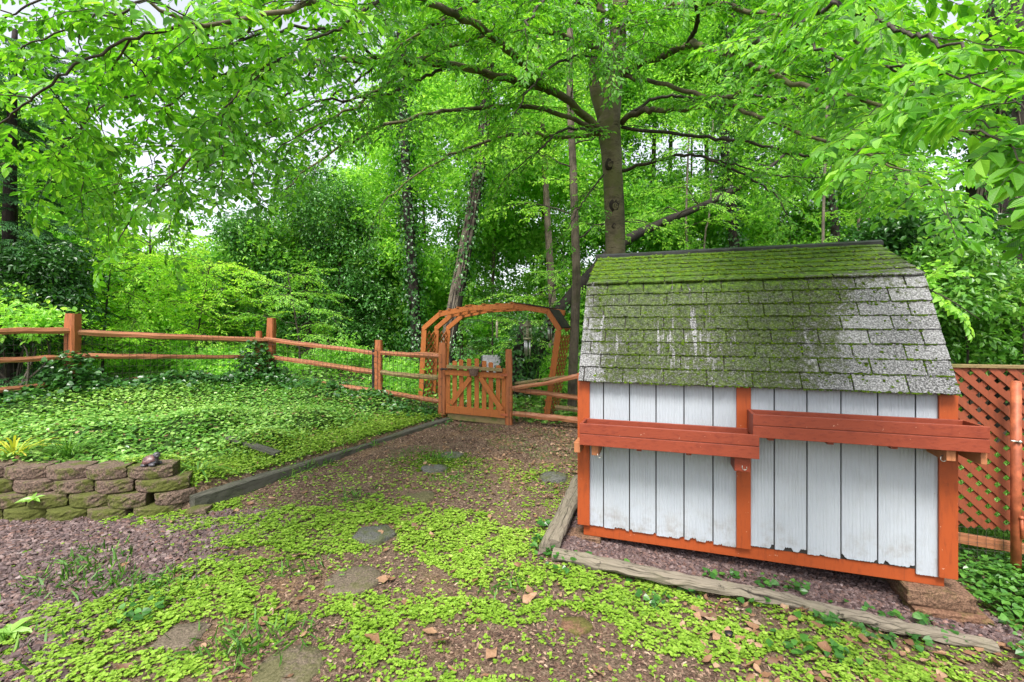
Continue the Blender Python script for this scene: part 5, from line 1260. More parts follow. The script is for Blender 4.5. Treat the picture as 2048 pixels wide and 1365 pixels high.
for j in range(9): crown_blob(Lv, p[17+j] + [rs.uniform(-1.6, 1.0), rs.uniform(-.8, 1.0), rs.uniform(.1, .9)], (1.2, 1.0, .6), 22, CLUMP, .9, .5, .95, 860+j)
Lv.build('crown', 'woods', t, uv=False)
bush('leafy_bush', 1950, 740, 5.6, [(1900,520,80,60),(1960,560,90,60),(1880,600,70,70),(2040,600,90,70),(1960,660,110,60),(2060,690,90,60),(1900,690,70,50),(1930,610,60,50)], CLUMP, 'cover', 'tall green bush of broad leaves above the lattice screen', 'bush', 101, .85, .4, 34, .72)
bush('garden_shrub', 2260, 740, 6.4, [(2240,600,130,90),(2350,640,140,100),(2200,680,110,70),(2440,600,130,110)], CLUMP, 'woods', 'loose green shrub beyond the lattice screen, mostly outside the view', 'shrub', 105, 1.0, .35, 40)
bush('dark_bush', 1960, 740, 6.6, [(1860,560,90,90),(1960,620,120,90),(2060,640,100,100),(1800,480,80,60),(1920,470,60,40)], DENSE, 'ivy', 'dark thicket behind the broad leaved bush by the thick trunk', 'bush', 102, 1.2, .3, 50)
# bright bough over the right gable
t = thing('sapling', (3.9, 4.95, -1.7), 'bright green drooping bough of large leaves by the right end of the shed roof', 'sapling')
pa = smooth_path([(3.9,4.95,-1.75),(3.85,4.9,-.5),P(1835,560,4.6),P(1850,575,4.5),P(1900,600,4.3),P(1960,640,4.2)], 26); b = MB(); b.tube(pa, np.linspace(.025, .004, 26), 6); b.build('trunk', M['twig'], t, True)
Lv = Leaves(); rs = np.random.RandomState(104)
for k in range(11):
    i = 12 + k*12//11; tt = nrm(pa[i+1]-pa[i]); lat = nrm(np.cross([0,0,1], tt)); place_spray(Lv, COARSE[k % 8], pa[i], tt + lat*rs.uniform(-.9, .9) + [0,0,-.15], sc=.42*rs.uniform(.8, 1.3), rb=.7, leaf_sc=1.0, rs=rs, wr=.52)
Lv.build('crown', 'woods', t)

# ---- far woods and undergrowth: one mass each -----------------------------------
def woods():
    rs = np.random.RandomState(120); Lv = Leaves(); W = Leaves(); b = MB()
    topx = [-300, 0, 150, 200, 240, 420, 450, 520, 700, 780, 850, 1230, 1270, 1400, 1430, 1790, 1820, 1900, 1930, 2048, 2400]
    topy = [120, 120, 230, 390, 480, 490, 450, 400, 330, 180, -120, -150, -60, -60, -150, -100, 380, 420, 330, 250, 150]
    for k in range(1000):
        px = rs.uniform(-260, 2300); ty = np.interp(px, topx, topy); py = ty + 60 + (640-ty)*rs.rand()**.9; Y = rs.uniform(13.5, 21)
        if 1255 < px < 1410 and 215 < py < 330 and rs.rand() < .92: continue
        if py > 690: continue
        c = P(px, py, Y); rx = rs.uniform(65, 120)*Y/F
        rb = .42 + .35*float(fbm(px*.006, py*.006, 77)) - .12 + (.12 if 750 < px < 1150 else 0)
        crown_blob(Lv, c, (rx, 1.3, rx*.62), 26, CLUMP, 1.2, rb, 1.45, 2000+k, .3)
    for k in range(30):
        px = rs.uniform(-100, 2200); Y = rs.uniform(13, 20); ty = np.interp(px, topx, topy); r = rs.uniform(.05, .14); lean = rs.uniform(-40, 40)
        p = smooth_path([P(px, 720, Y), P(px+lean*.4, 500, Y), P(px+lean, max(ty+80, 60), Y)], 14); b.tube(p, np.linspace(r, r*.4, 14), 7)
    V = np.concatenate(b.V); Lv.twigs(V, np.concatenate(b.Fc[4]))
    print('woods', Lv.count()); tag(Lv.build('woods', 'woods', None, 'bark', uv=False), kind='stuff')
    U = Leaves(); 
    for k in range(170):
        px = rs.uniform(-150, 1160) if k < 120 else rs.uniform(1160, 2300); Y = rs.uniform(9.3, 15); x = (px-CX)/F*Y; z = float(H(x, Y)); hgt = rs.uniform(.15, .6)
        if px > 850 and px < 1080 and Y < 12.5: continue
        if px > 1850: continue
        crown_blob(U, (x, Y, z+hgt*.55), (rs.uniform(.5, 1.0), .6, hgt), 18, CLUMP, .75, .35+.35*rs.rand(), .95, 3000+k, .2)
    tag(U.build('undergrowth', 'woods', None, uv=False), kind='stuff')
woods()

# ---- ground vegetation ------------------------------------------------------------
def blob(x, y, c, r, s=.35): return sstep(1+s, 1-s, np.hypot((x-c[0])/r[0], (y-c[1])/r[1]))
SHED_IN = lambda x, y: (lambda s, t: (s > -.03) & (s < LS+.03) & (t > .03) & (t < TB))(((x-SO[0])*SE[0]+(y-SO[1])*SE[1]), ((x-SO[0])*SN[0]+(y-SO[1])*SN[1]))
GA, GB = G1(1106, 1122), G1(1990, 1312)
def gravel_bed(x, y):      # between the front log and the shed
    d = (GB-GA)[:2]; n = np.array([-d[1], d[0]])/np.linalg.norm(d); u = (x-GA[0])*n[0]+(y-GA[1])*n[1]
    s = (x-SO[0])*SE[0]+(y-SO[1])*SE[1]; t = (x-SO[0])*SN[0]+(y-SO[1])*SN[1]
    return sstep(.04, .10, u)*sstep(.5, .2, t)*sstep(-.28, -.2, s)*sstep(2.75, 2.55, s)
def lower(x, y): m, d = bedmask(x, y); return sstep(.0, -.09, d)*(1-SHED_IN(x, y))
def bedm(x, y): m, d = bedmask(x, y); return sstep(-.01, .05, d)*m
BARE = [(STONES[5][0], (.62,.34)), (STONES[4][0], (.24,.16)), (STONES[6][0], (.34,.17)), (STONES[7][0], (.42,.22)), (STONES[8][0], (.22,.15)), (G1(1130,1120), (.35,.1)), (G1(980,1290), (.45,.16)), (G1(1200,1330), (.7,.14)), (G1(640,1262), (.16,.10)), (G1(500,1105), (.2,.08)), (G1(1060,1195), (.5,.09)), (G1(450,1260), (.2,.08)), (G1(1060,1040), (.3,.16))]
LUSH = [(G1(560,1060), (.9,.35)), (G1(900,1060), (.8,.3)), (G1(300,1230), (.7,.22)), (G1(800,1220), (.5,.16)), (G1(780,1320), (.5,.12)), (G1(1250,1200), (.5,.16)), (G1(480,1180), (.5,.22)), (G1(380,1320),(.5,.14)), (G1(1400,1290),(.5,.12)), (G1(430,1010),(.35,.2))]
def clover_d(x, y):
    v = fbm(x*2.0, y*2.0, 41)*.62 + fbm(x*7, y*7, 43)*.38
    far = sstep(4.75, 3.9, y - .35*np.minimum(x+1.2, 0)*0)
    d = v + .05 - .30*(1-far) - .30*sstep(-2.1, -2.7, x)*sstep(2.35, 2.75, y)*sstep(4.2, 3.6, y) - .14*sstep(.9, 1.9, x)
    for c, r in LUSH: d = d + .20*blob(x, y, c, r)
    for c, r in BARE: d = d - .34*blob(x, y, c, r)
    d = d - .9*gravel_bed(x, y)
    return sstep(.33, .68, d)*lower(x, y)
def offstone(x, y):
    o = np.ones_like(x)
    for c, r in STONES: o = o*(np.hypot(x-c[0], y-c[1]) + .12*(fbm(x*14, y*14, 91)-.5) > r*.86)
    return o
def sample(n, x0, x1, y0, y1, dens, rs):
    x = rs.uniform(x0, x1, n); y = rs.uniform(y0, y1, n); inside = np.abs(x)/y < 1.25
    x, y = x[inside], y[inside]; k = rs.rand(len(x)) < dens(x, y); x, y = x[k], y[k]; return np.stack([x, y, H(x, y)], 1)
def clover():
    rs = np.random.RandomState(130); C = Leaves()
    O = sample(190000, -3.6, 3.3, 1.95, 5.4, lambda x, y: np.maximum(clover_d(x, y), .10*lower(x, y)*(1-gravel_bed(x, y)))*offstone(x, y)*(.15+.85*sstep(.3, .62, fbm(x*16, y*16, 7))), rs)
    n = len(O); dn = clover_d(O[:, 0], O[:, 1]); hh = rs.uniform(.004, .028, n)*(.5+.7*dn)*(.5+fbm(O[:, 0]*5, O[:, 1]*5, 8)); base = rs.uniform(0, 6.3, n); nb = 3
    tl = np.stack([rs.normal(0, .28, n), rs.normal(0, .28, n), np.ones(n)], 1); sz = rs.uniform(.009, .0185, n); rb = np.clip(.22 + .5*fbm(O[:, 0]*1.6, O[:, 1]*1.6, 55) + rs.normal(0, .15, n), 0, 1)
    for k in range(nb):
        a = base + k*2*PI/nb + rs.normal(0, .15, n); d = np.stack([np.cos(a), np.sin(a), rs.uniform(-.25, .25, n)], 1)
        C.put(O + np.array([0, 0, 1])*hh[:, None], d, nv(tl), sz*rs.uniform(.85, 1.15, n), 1.0, rb, TRND)
    print('clover', C.count()); tag(C.build('clover', 'clover', None, uv=False), kind='stuff')
clover()
def groundcover():
    rs = np.random.RandomState(131)
    # bed: ivy and strawberry like leaves
    C = Leaves()
    O = sample(80000, -9, -.9, 4.0, 9.6, lambda x, y: bedm(x, y)*(.55+.45*sstep(.35, .6, fbm(x*2.2, y*2.2, 21)))*np.where(x < -2.2-.9*(y-4.3)*0, 1, 1), rs)
    near = sstep(.9, .3, (O[:, 0]-BEAM_A[0])*BN[0]+(O[:, 1]-BEAM_A[1])*BN[1])
    k = rs.rand(len(O)) > near*.55; O = O[k]; near = near[k]; n = len(O)
    hh = rs.uniform(.005, .07, n)*(.3+1.1*fbm(O[:, 0]*1.7, O[:, 1]*1.7, 22))*(1-.5*near); a = rs.uniform(0, 6.3, n)
    d = np.stack([np.cos(a), np.sin(a), rs.uniform(-.5, .15, n)], 1); nn = nv(np.stack([rs.normal(0, .3, n), rs.normal(-.1, .3, n), np.ones(n)], 1))
    rb = np.clip(.28 + .66*fbm(O[:, 0]*.9, O[:, 1]*.9, 23) + rs.normal(0, .24, n), 0, 1)
    C.put(O + np.array([0, 0, 1])*hh[:, None], d, nn, rs.uniform(.026, .058, n)*(1-.3*near), .85, rb, TIVY)
    # sprigs of clover through the near edge
    O = sample(70000, -4.2, -1.0, 3.95, 7.3, lambda x, y: bedm(x, y)*sstep(1.2, .3, (x-BEAM_A[0])*BN[0]+(y-BEAM_A[1])*BN[1])*.8, rs); n = len(O); a = rs.uniform(0, 6.3, n)
    d = np.stack([np.cos(a), np.sin(a), rs.uniform(-.3, .2, n)], 1); nn = nv(np.stack([rs.normal(0, .3, n), rs.normal(0, .3, n), np.ones(n)], 1))
    E = Leaves(); E.put(O + np.array([0, 0, 1])*rs.uniform(.005, .05, (n, 1)), d, nn, rs.uniform(.018, .034, n), .95, np.clip(.45+rs.normal(0, .22, n), 0, 1), TRND); tag(E.build('bed_clover', 'clover', None, uv=False), kind='stuff')
    print('cover', C.count()); tag(C.build('groundcover', 'cover', None, uv=False), kind='stuff')
    # dark ivy heaped along the fence and spilling right of the shed and over the logs
    D = Leaves()
    for (a_, b_, n, w_, hm) in ((fA, fB, 3000, .45, .17), (fB+[-.2,0,0], fC, 1700, .40, .14), (fZ, fA, 1400, .4, .10), (fC, fD, 600, .35, .12)):
        t = rs.rand(n, 1); q = a_*(1-t)+b_*t; q = q + np.stack([rs.normal(0, w_*.5, n), rs.normal(-.15, w_*.5, n), np.zeros(n)], 1); q[:, 2] = H(q[:, 0], q[:, 1]); q[:, 2] += rs.rand(n)**1.5*hm*(.3+1.4*fbm(q[:, 0]*2.4, q[:, 1]*2.4, 26))
        a = rs.uniform(0, 6.3, n); D.put(q, np.stack([np.cos(a), np.sin(a), rs.uniform(-.7, .1, n)], 1), nv(np.stack([rs.normal(0, .4, n), rs.normal(-.35, .4, n), np.ones(n)], 1)), rs.uniform(.04, .085, n), .85, np.clip(.4+rs.normal(0, .22, n), 0, 1), TIVY)
    for (c, s, n, hm) in ((fA+[.1,-.1,0], .22, 900, .55), (fB+[-.1,-.1,0], .28, 1500, .75)):
        q = c + np.stack([rs.normal(0, s, n), rs.normal(0, s*.7, n), np.zeros(n)], 1); q[:, 2] = H(q[:, 0], q[:, 1]) + rs.rand(n)*hm*np.exp(-((q[:, 0]-c[0])/s/1.3)**2)
        a = rs.uniform(0, 6.3, n); D.put(q, np.stack([np.cos(a), np.sin(a), rs.uniform(-.7, .1, n)], 1), nv(np.stack([rs.normal(0, .4, n), rs.normal(-.5, .4, n), np.ones(n)], 1)), rs.uniform(.04, .085, n), .85, np.clip(.4+rs.normal(0, .22, n), 0, 1), TIVY)
    def rightdens(x, y):
        s = (x-SO[0])*SE[0]+(y-SO[1])*SE[1]; return sstep(2.5, 2.7, s)*(1-gravel_bed(x, y))*(.35+.65*sstep(.4, .6, fbm(x*4, y*4, 27)))*sstep(3.6, 3.2, y)*.9
    O = sample(15000, 2.2, 4.6, 2.2, 3.7, rightdens, rs); n = len(O); a = rs.uniform(0, 6.3, n); O[:, 2] += rs.uniform(.01, .09, n)
    D.put(O, np.stack([np.cos(a), np.sin(a), rs.uniform(-.5, .15, n)], 1), nv(np.stack([rs.normal(0, .35, n), rs.normal(-.2, .35, n), np.ones(n)], 1)), rs.uniform(.022, .052, n), .95, np.clip(.85+rs.normal(0, .2, n), 0, 1), TIVY)
    # sprigs at the logs and in the litter
    sp = [(1085,1085),(1095,1112),(1130,1125),(1175,1130),(1235,1150),(1290,1165),(1385,1185),(1500,1215),(1540,1180),(1590,1190),(1640,1245),(1710,1265),(1750,1250),(1790,1290),(1850,1255),(1590,1300),(1690,1325),(1430,1160),(1470,1160),(1820,1285),(1900,1290),(1120,1145),(1300,1215),(1730,1230),(300,1215),(260,1250),(1090,1060),(1080,1100)]
    for (x, y) in sp:
        c = G1(x, y); n = rs.randint(8, 22); q = c + np.stack([rs.normal(0, .06, n), rs.normal(0, .04, n), rs.uniform(.01, .07, n)], 1); a = rs.uniform(0, 6.3, n)
        D.put(q, np.stack([np.cos(a), np.sin(a), rs.uniform(-.5, .2, n)], 1), nv(np.stack([rs.normal(0, .4, n), rs.normal(-.3, .4, n), np.ones(n)], 1)), rs.uniform(.025, .055, n), .95, np.clip(.6+rs.normal(0, .2, n), 0, 1), TIVY)
    tag(D.build('ground_ivy', 'ivy', None, uv=False), kind='stuff')
    # thin grass tufts
    Gs = Leaves(); tufts = [(600,1140,60),(250,1170,160),(200,1120,100),(160,1150,120),(520,1300,90),(420,1310,60),(700,1000,60),(560,960,60),(640,930,80),(1000,1190,40),(1030,1165,30),(880,920,120),(590,940,60),(680,905,50),(740,890,60),(540,1260,60),(300,1180,120),(100,1180,80),(60,1300,50),(900,960,60)]
    for (x, y, n) in tufts:
        c = G1(x, y); q = c + np.stack([rs.normal(0, .14, n), rs.normal(0, .09, n), np.zeros(n)], 1); a = rs.uniform(0, 6.3, n); Gs.put(q, np.stack([np.cos(a)*.7, np.sin(a)*.7, rs.uniform(.3, 1.0, n)], 1), nv(rs.normal(0, 1, (n, 3))), rs.uniform(.03, .10, n), .045, np.clip(.5+rs.normal(0, .25, n), 0, 1), TBL, .5)
    O = sample(9000, -1.5, 1.0, 4.5, 7.0, lambda x, y: lower(x, y)*sstep(.5, .62, fbm(x*1.7, y*1.7, 29))*.8, rs); n = len(O); a = rs.uniform(0, 6.3, n)
    Gs.put(O, np.stack([np.cos(a), np.sin(a), rs.uniform(.2, .9, n)], 1), nv(rs.normal(0, 1, (n, 3))), rs.uniform(.015, .045, n), .09, np.clip(.5+rs.normal(0, .25, n), 0, 1), TBL, .4)
    O = np.concatenate([sample(24000, 3.0, 6.5, 3.5, 8.0, lambda x, y: sstep(3.1, 3.3, x), rs), (lambda q: np.column_stack([q, H(q[:, 0], q[:, 1])]))(np.column_stack([rs.uniform(3.9, 10, 26000), rs.uniform(1.5, 8, 26000)]))]); n = len(O); a = rs.uniform(0, 6.3, n)
    Gs.put(O, np.stack([np.cos(a)*.6, np.sin(a)*.6, rs.uniform(.4, 1, n)], 1), nv(rs.normal(0, 1, (n, 3))), rs.uniform(.04, .10, n), .08, np.clip(.6+rs.normal(0, .2, n), 0, 1), TBL, .4)
    tag(Gs.build('grass', 'blade', None, uv=False), kind='stuff')
    # forest floor beyond the fence
    Fl = Leaves(); O = sample(80000, -12, 12, 7.4, 15, lambda x, y: (1-bedmask(x, y)[0])*sstep(7.3, 7.9, y+.12*x)*(.4+.6*sstep(.38, .6, fbm(x*1.3, y*1.3, 33))), rs); n = len(O); a = rs.uniform(0, 6.3, n); O[:, 2] += rs.uniform(.01, .12, n)
    Fl.put(O, np.stack([np.cos(a), np.sin(a), rs.uniform(-.4, .3, n)], 1), nv(np.stack([rs.normal(0, .4, n), rs.normal(0, .4, n), np.ones(n)], 1)), rs.uniform(.05, .11, n), .8, np.clip(.5+.4*(fbm(O[:, 0], O[:, 1], 35)-.5)+rs.normal(0, .2, n), 0, 1), TIVY); tag(Fl.build('forest_groundcover', 'cover', None, uv=False), kind='stuff')
groundcover()

# clumps with a shape of their own
def blades(name, px, py, n, L, spread, mat, label, cat, seed, wr=.05, curl=.6):
    c = G1(px, py); t = None; rs = np.random.RandomState(seed); Lv = Leaves(); a = rs.uniform(0, 6.3, n); el = rs.uniform(.6, 1.4, n)
    q = c + np.stack([np.cos(a), np.sin(a), 0*a], 1)*rs.uniform(0, spread, (n, 1))*.4; up = np.stack([np.cos(a)*np.cos(el), np.sin(a)*np.cos(el), np.sin(el)], 1)
    l = L*rs.uniform(.6, 1.2, n)/4; d = up.copy()
    for k in range(4):      # each blade: four overlapping pieces bending over
        Lv.put(q, d, nv(np.cross(d, np.stack([-np.sin(a), np.cos(a), 0*a], 1))), l*1.08, wr*4*[.9, 1.0, .9, .7][k], np.clip(.5+rs.normal(0, .25, n), 0, 1), np.array([(0,-.5,0),(.33,-.5,0),(.66,-.47,0),(1,0,0) if k == 3 else (1,-.40,0),(.66,.47,0),(.33,.5,0)]) if k == 3 else np.array([(0,-.5,0),(.5,-.5,0),(1,-.47,0),(1,.47,0),(.5,.5,0),(0,.5,0)]))
        q = q + d*l[:, None]; d = nv(d + np.stack([np.cos(a)*.25, np.sin(a)*.25, -np.full(n, curl*.55)], 1))
    o = Lv.build(name, mat, None, uv=False); return tag(o, label, cat)
blades('daylily_clump', 28, 915, 34, .36, .20, 'lily', 'clump of yellowing strap leaves behind the wall at the left edge', 'plant', 141, .045)
blades('grass_clump', 135, 915, 150, .34, .30, 'blade', 'arching green grass clump behind the wall beside the yellow strap leaves', 'plant', 142, .018, .7)
blades('strap_leaf_plant', 395, 948, 16, .36, .12, 'blade', 'flattened pale strap leaves lying in the clover behind the wall end', 'plant', 143, .05, .9)
def rosette(px, py, n, L, label, seed, dz=0, mat='cover'):
    c = G1(px, py) + [0, 0, dz]; rs = np.random.RandomState(seed); Lv = Leaves(); a = np.arange(n)/n*6.28+rs.rand(n)*.5; Lv.put(np.repeat(c[None], n, 0)+[0,0,.02], np.stack([np.cos(a), np.sin(a), rs.uniform(.2, .8, n)], 1), np.repeat([[0,0,1.0]], n, 0), L*rs.uniform(.7, 1.2, n), .45, np.clip(.7+rs.normal(0, .15, n), 0, 1), T6, .35)
    tag(Lv.build('weed', mat, None, uv=False), label, 'plant')
c0 = P(66, 1000, 3.94)
Lv = Leaves(); rs = np.random.RandomState(9); a = np.linspace(0, 6, 8); Lv.put(np.repeat(c0[None], 8, 0), np.stack([np.cos(a), np.sin(a)*.6-.3, rs.uniform(.2, 1, 8)], 1), np.repeat([[0,-.3,1.0]], 8, 0), .10*rs.uniform(.6, 1.2, 8), .42, np.full(8, .8), T6, .4); tag(Lv.build('weed', 'cover', None, uv=False), 'small weed growing out of the joints of the block wall', 'plant')
rosette(20, 1275, 9, .11, 'broad leaved weed in the gravel at the lower left', 5)
# weed standing at the arbor's left foot, above the bed's end
gq = P(842, 800, 7.9); gq[2] = H(gq[0], gq[1]); t = thing('milkweed_plant', gq, 'tall bright weed with broad leaves beside the left gate post', 'plant'); b = MB(); sp_ = smooth_path([gq, P(851,760,7.75), P(853,742,7.7)], 8); b.tube(sp_, .008, 5); b.build('stem', M['twig'], t)
Lv = Leaves(); a = np.array([.5, 3.6, 2.2, 5.4, 1.2, 4.2]); Lv.put(sp_[[3,3,5,5,7,7]], np.stack([np.cos(a), np.sin(a), np.full(6, .75)], 1), np.repeat([[0,-.5,1.0]], 6, 0), np.array([.15,.17,.16,.18,.14,.12]), .38, np.full(6, .75), T6, .3); Lv.build('leaves', 'lime', t)

# ---- litter, mulch and gravel ---------------------------------------------------
def chips(name, mat, O, ln, wd, th, rs, rnd, tilt=.25):
    n = len(O); a = rs.uniform(0, 6.3, n); x = np.stack([np.cos(a), np.sin(a), rs.normal(0, tilt, n)], 1); x = nv(x); z = nv(np.stack([rs.normal(0, tilt, n), rs.normal(0, tilt, n), np.ones(n)], 1)); y = nv(np.cross(z, x)); z = np.cross(x, y)
    T = np.array([(-.5,-.4,0),(.1,-.5,0),(.5,-.1,0),(.4,.45,0),(-.25,.5,0),(-.36,-.25,1),(.25,-.2,1),(.18,.28,1),(-.22,.25,1)])
    J = T[None] + rs.normal(0, .07, (n, 9, 3))*np.array([1,1,.5])
    V = O[:, None] + J[..., :1]*ln[:, None, None]*x[:, None] + J[..., 1:2]*wd[:, None, None]*y[:, None] + J[..., 2:3]*th[:, None, None]*z[:, None]
    b = np.arange(n)[:, None]*9
    q = np.concatenate([b+np.array(k) for k in ([5,6,7,8],[0,1,6,5],[2,3,7,6],[4,0,5,8])]); tr = np.concatenate([b+np.array(k) for k in ([1,2,6],[3,4,8],[3,8,7])])
    me = raw_mesh(name, V.reshape(-1, 3), [q, tr], [M[mat]], {'rnd': np.repeat(np.clip(rnd, 0, 1), 9)}); o = link(name, me); tag(o, kind='stuff'); return o
def litter():
    rs = np.random.RandomState(150)
    O = sample(130000, -3.4, 3.6, 1.95, 7.6, lambda x, y: lower(x, y)*offstone(x, y)*(1-.85*clover_d(x, y))*(1-gravel_bed(x, y))*(.25+.75*sstep(.35, .6, fbm(x*1.9, y*1.9, 71))), rs); n = len(O)
    O[:, 2] += rs.uniform(-.002, .006, n); l = rs.uniform(.010, .034, n)
    chips('mulch', 'mulch', O, l, l*rs.uniform(.18, .5, n), rs.uniform(.002, .006, n), rs, rs.beta(1.6, 2.6, n)+.1*fbm(O[:, 0]*3, O[:, 1]*3, 72), .3)
    O1 = sample(30000, -4.4, -1.2, 2.1, 4.1, lambda x, y: lower(x, y)*sstep(-1.9, -2.6, x+.45*(fbm(x*2.2, y*2.2, 73)-.5)*2)*(1-.6*clover_d(x, y)), rs)
    O2 = sample(50000, 0.2, 3.1, 2.5, 4.2, lambda x, y: gravel_bed(x, y), rs); O = np.concatenate([O1, O2]); n = len(O); l = rs.uniform(.010, .048, n)**1.0*np.where(np.arange(n) < len(O1), 1.15, .9)
    O[:, 2] += rs.uniform(0, .012, n); chips('slate_gravel', 'gravel', O, l, l*rs.uniform(.5, .85, n), l*rs.uniform(.14, .3, n), rs, rs.beta(2, 2.4, n), .28)
    # fallen leaves, curled sheets with a wavy edge
    class Curl:
        def __init__(s): s.V = []; s.R = []
        def put(s, pos, d, n, L, wr, rnd, T, curl):
            k = len(pos); d = nv(d); y = nv(np.cross(n, d)); z = np.cross(d, y); L = np.asarray(L)
            u = np.linspace(0, 1, 7)[None, :, None]; v = np.linspace(-1, 1, 5)[None, None, :]; w = np.sin(PI*np.clip(u, 0.02, .98)**.8)*.27
            rr = lambda a, b: rs.uniform(a, b, (k, 1, 1))
            asym = 1 + .25*rs.normal(0, 1, (k, 1, 1))*v; ed = 1 + .18*np.sin(u*rr(9, 16)+rr(0, 6))*np.abs(v)
            X = u + 0*v + 0*rr(0, 1); Y = w*v*asym*ed*rr(.75, 1.2); Z = rr(-.1, .55)*(w*v)**2*3 + rr(-.05, .6)*(u-.5)**2 + rr(.0, .10)*np.sin(u*rr(4, 9)+v*rr(-2, 2)+rr(0, 6))
            Lc = np.stack([X, Y, Z], -1).reshape(k, 35, 3); Lc[..., 0] -= .5
            s.V.append(pos[:, None] + L[:, None, None]*(Lc[..., :1]*d[:, None] + Lc[..., 1:2]*y[:, None] + Lc[..., 2:]*z[:, None])); s.R.append(np.asarray(rnd))
        def build(s, name, mat, parent, uv=False):
            V = np.concatenate(s.V); n = len(V); b = np.arange(n)[:, None, None]*35; i = np.arange(6)[:, None]*5 + np.arange(4)[None]
            q = np.stack([i, i+1, i+6, i+5], -1).reshape(1, 24, 4); q = (b + q).reshape(-1, 4)
            return link(name, raw_mesh(name, V.reshape(-1, 3), [q], [M[mat]], {'rnd': np.repeat(np.concatenate(s.R), 35)}, smooth=True), parent)
    L = Curl()
    def leafbed(n, x0, x1, y0, y1, dens, s0, s1):
        O = sample(n, x0, x1, y0, y1, dens, rs); k = len(O); O[:, 2] += rs.uniform(.004, .03, k); a = rs.uniform(0, 6.3, k)
        L.put(O, np.stack([np.cos(a), np.sin(a), rs.normal(.05, .2, k)], 1), nv(np.stack([rs.normal(0, .35, k), rs.normal(0, .35, k), np.ones(k)], 1)), rs.uniform(s0, s1, k), .5, np.clip(rs.beta(1.6, 1.6, k), 0, 1), T6*np.array([1, 1.15, 1.0]), .3)
    leafbed(520, -3.2, 3.0, 2.0, 4.5, lambda x, y: lower(x, y)*(1-gravel_bed(x, y)*.8)*.5, .03, .085)
    leafbed(560, 1.0, 3.4, 2.1, 3.0, lambda x, y: lower(x, y)*(1-gravel_bed(x, y))*.6, .04, .085)
    leafbed(5000, -1.6, 2.0, 4.3, 7.6, lambda x, y: lower(x, y)*(.25+.75*sstep(-.6, .8, x))*.6, .02, .06)
    leafbed(3200, -6, -1.0, 4.3, 8.0, lambda x, y: bedm(x, y)*.8*(.3+.7*sstep(-4, -2, x)), .035, .075)
    leafbed(5000, -4, 3, 7.5, 11, lambda x, y: .7+0*x, .04, .09)
    big = [(860,1278),(880,1292),(548,1230),(525,1255),(768,1170),(830,1065),(1060,1205),(1635,1265),(1700,1290),(1820,1300),(1890,1325),(1650,1310),(600,1120),(745,1295),(985,1320),(1590,1250),(950,1170),(1040,1140),(1960,1310),(1990,1335),(760,1072)]
    O = np.array([G1(x, y) for x, y in big]); k = len(O); O[:, 2] += .025; a = rs.uniform(0, 6.3, k); L.put(O, np.stack([np.cos(a), np.sin(a), rs.normal(.1, .2, k)], 1), nv(np.stack([rs.normal(0, .3, k), rs.normal(-.2, .3, k), np.ones(k)], 1)), rs.uniform(.08, .12, k), .5, rs.uniform(.2, .8, k), T6*np.array([1, 1.1, 1.2]), .3)
    tag(L.build('fallen_leaves', 'deadleaf', None, uv=False), kind='stuff')
    # twigs on the ground
    T = MB()
    for k in range(70):
        x, y = rs.uniform(-2, 2.6), rs.uniform(2.2, 6.5)
        if lower(np.array([x]), np.array([y]))[0] < .5: continue
        z = float(H(x, y)); a = rs.uniform(0, 6.3); l = rs.uniform(.06, .3); q = seg([x, y, z+.012], [x+l*math.cos(a), y+l*math.sin(a), z+.015], 6, 0, .008, k); T.tube(q, np.linspace(.004, .0015, 6), 4)
    tag(T.build('fallen_twigs', M['twig']), kind='stuff')
    # moss cushion between the small pavers
    b = MB(); c = G1(880, 925); dome = [(0,0,1)]+[(math.cos(a), math.sin(a), .2) for a in np.arange(6)/6*2*PI]; dome = np.array(dome); df = np.array([[0, 1+i, 1+(i+1) % 6] for i in range(6)])
    for k in range(1500):
        x, y = c[0]+rs.normal(0, .20), c[1]+rs.normal(0, .17)
        if math.hypot(x-STONES[1][0][0], y-STONES[1][0][1]) < STONES[1][1] or math.hypot(x-STONES[2][0][0], y-STONES[2][0][1]) < STONES[2][1]: continue
        r = rs.uniform(.008, .02); b.add(dome*np.array([r*1.3, r*1.2, r*.9])*(1+rs.normal(0, .15, dome.shape))+[x, y, float(H(x, y))-.002], [df], rs.rand())
    tag(b.build('moss_patch', M['moss'], None, True), kind='stuff')
litter()
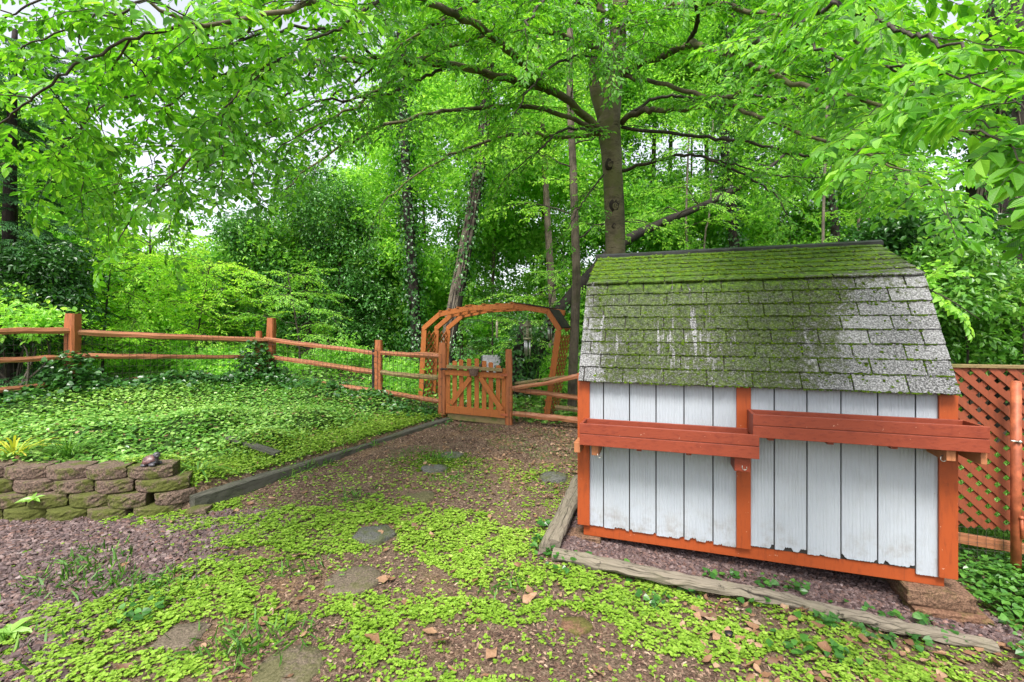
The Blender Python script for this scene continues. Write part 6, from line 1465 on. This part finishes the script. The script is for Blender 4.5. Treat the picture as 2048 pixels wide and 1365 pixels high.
# ------------------------------------------------------------------ camera, light, sky
cam = bpy.data.cameras.new('camera'); co = bpy.data.objects.new('camera', cam); COL.objects.link(co); SC.camera = co
co.location = (0, 0, 0); co.rotation_euler = (PI/2, 0, 0)
cam.sensor_width = 36; cam.lens = 36*F/2048; cam.shift_y = -(682.5-HY)/2048; cam.clip_start = .02; cam.clip_end = 2000
SUN_EL, SUN_AZ = math.radians(57), math.radians(194)      # azimuth clockwise from north (+Y): behind the camera
w = bpy.data.worlds.new('World'); SC.world = w; w.use_nodes = True; nt = w.node_tree; nt.nodes.clear()
sky = nt.nodes.new('ShaderNodeTexSky'); sky.sky_type = 'NISHITA'; sky.sun_disc = False
sky.sun_elevation = SUN_EL; sky.sun_rotation = SUN_AZ; sky.air_density = 1.0; sky.dust_density = 3.0; sky.ozone_density = 1.0
hs = nt.nodes.new('ShaderNodeHueSaturation'); hs.inputs['Saturation'].default_value = 0.30
bg = nt.nodes.new('ShaderNodeBackground'); bg.inputs['Strength'].default_value = 0.125
out = nt.nodes.new('ShaderNodeOutputWorld')
nt.links.new(sky.outputs[0], hs.inputs['Color']); nt.links.new(hs.outputs[0], bg.inputs[0]); nt.links.new(bg.outputs[0], out.inputs[0])
sl = bpy.data.lights.new('sun', 'SUN'); sl.energy = 2.0; sl.angle = math.radians(18); sl.color = (1, .96, .9)
so = bpy.data.objects.new('sun', sl); COL.objects.link(so)
d = Vector((math.sin(SUN_AZ)*math.cos(SUN_EL), math.cos(SUN_AZ)*math.cos(SUN_EL), math.sin(SUN_EL)))
so.rotation_euler = d.to_track_quat('Z', 'Y').to_euler(); so.location = d*30
vs = SC.view_settings; vs.view_transform = 'Standard'; vs.look = 'None'; vs.gamma = 1; vs.use_curve_mapping = False; vs.exposure = 1.5
SC.cycles.max_bounces = 6; SC.cycles.diffuse_bounces = 3; SC.cycles.glossy_bounces = 2; SC.cycles.transmission_bounces = 6; SC.cycles.caustics_reflective = False; SC.cycles.caustics_refractive = False
try: SC.cycles.use_denoising = True
except Exception: pass
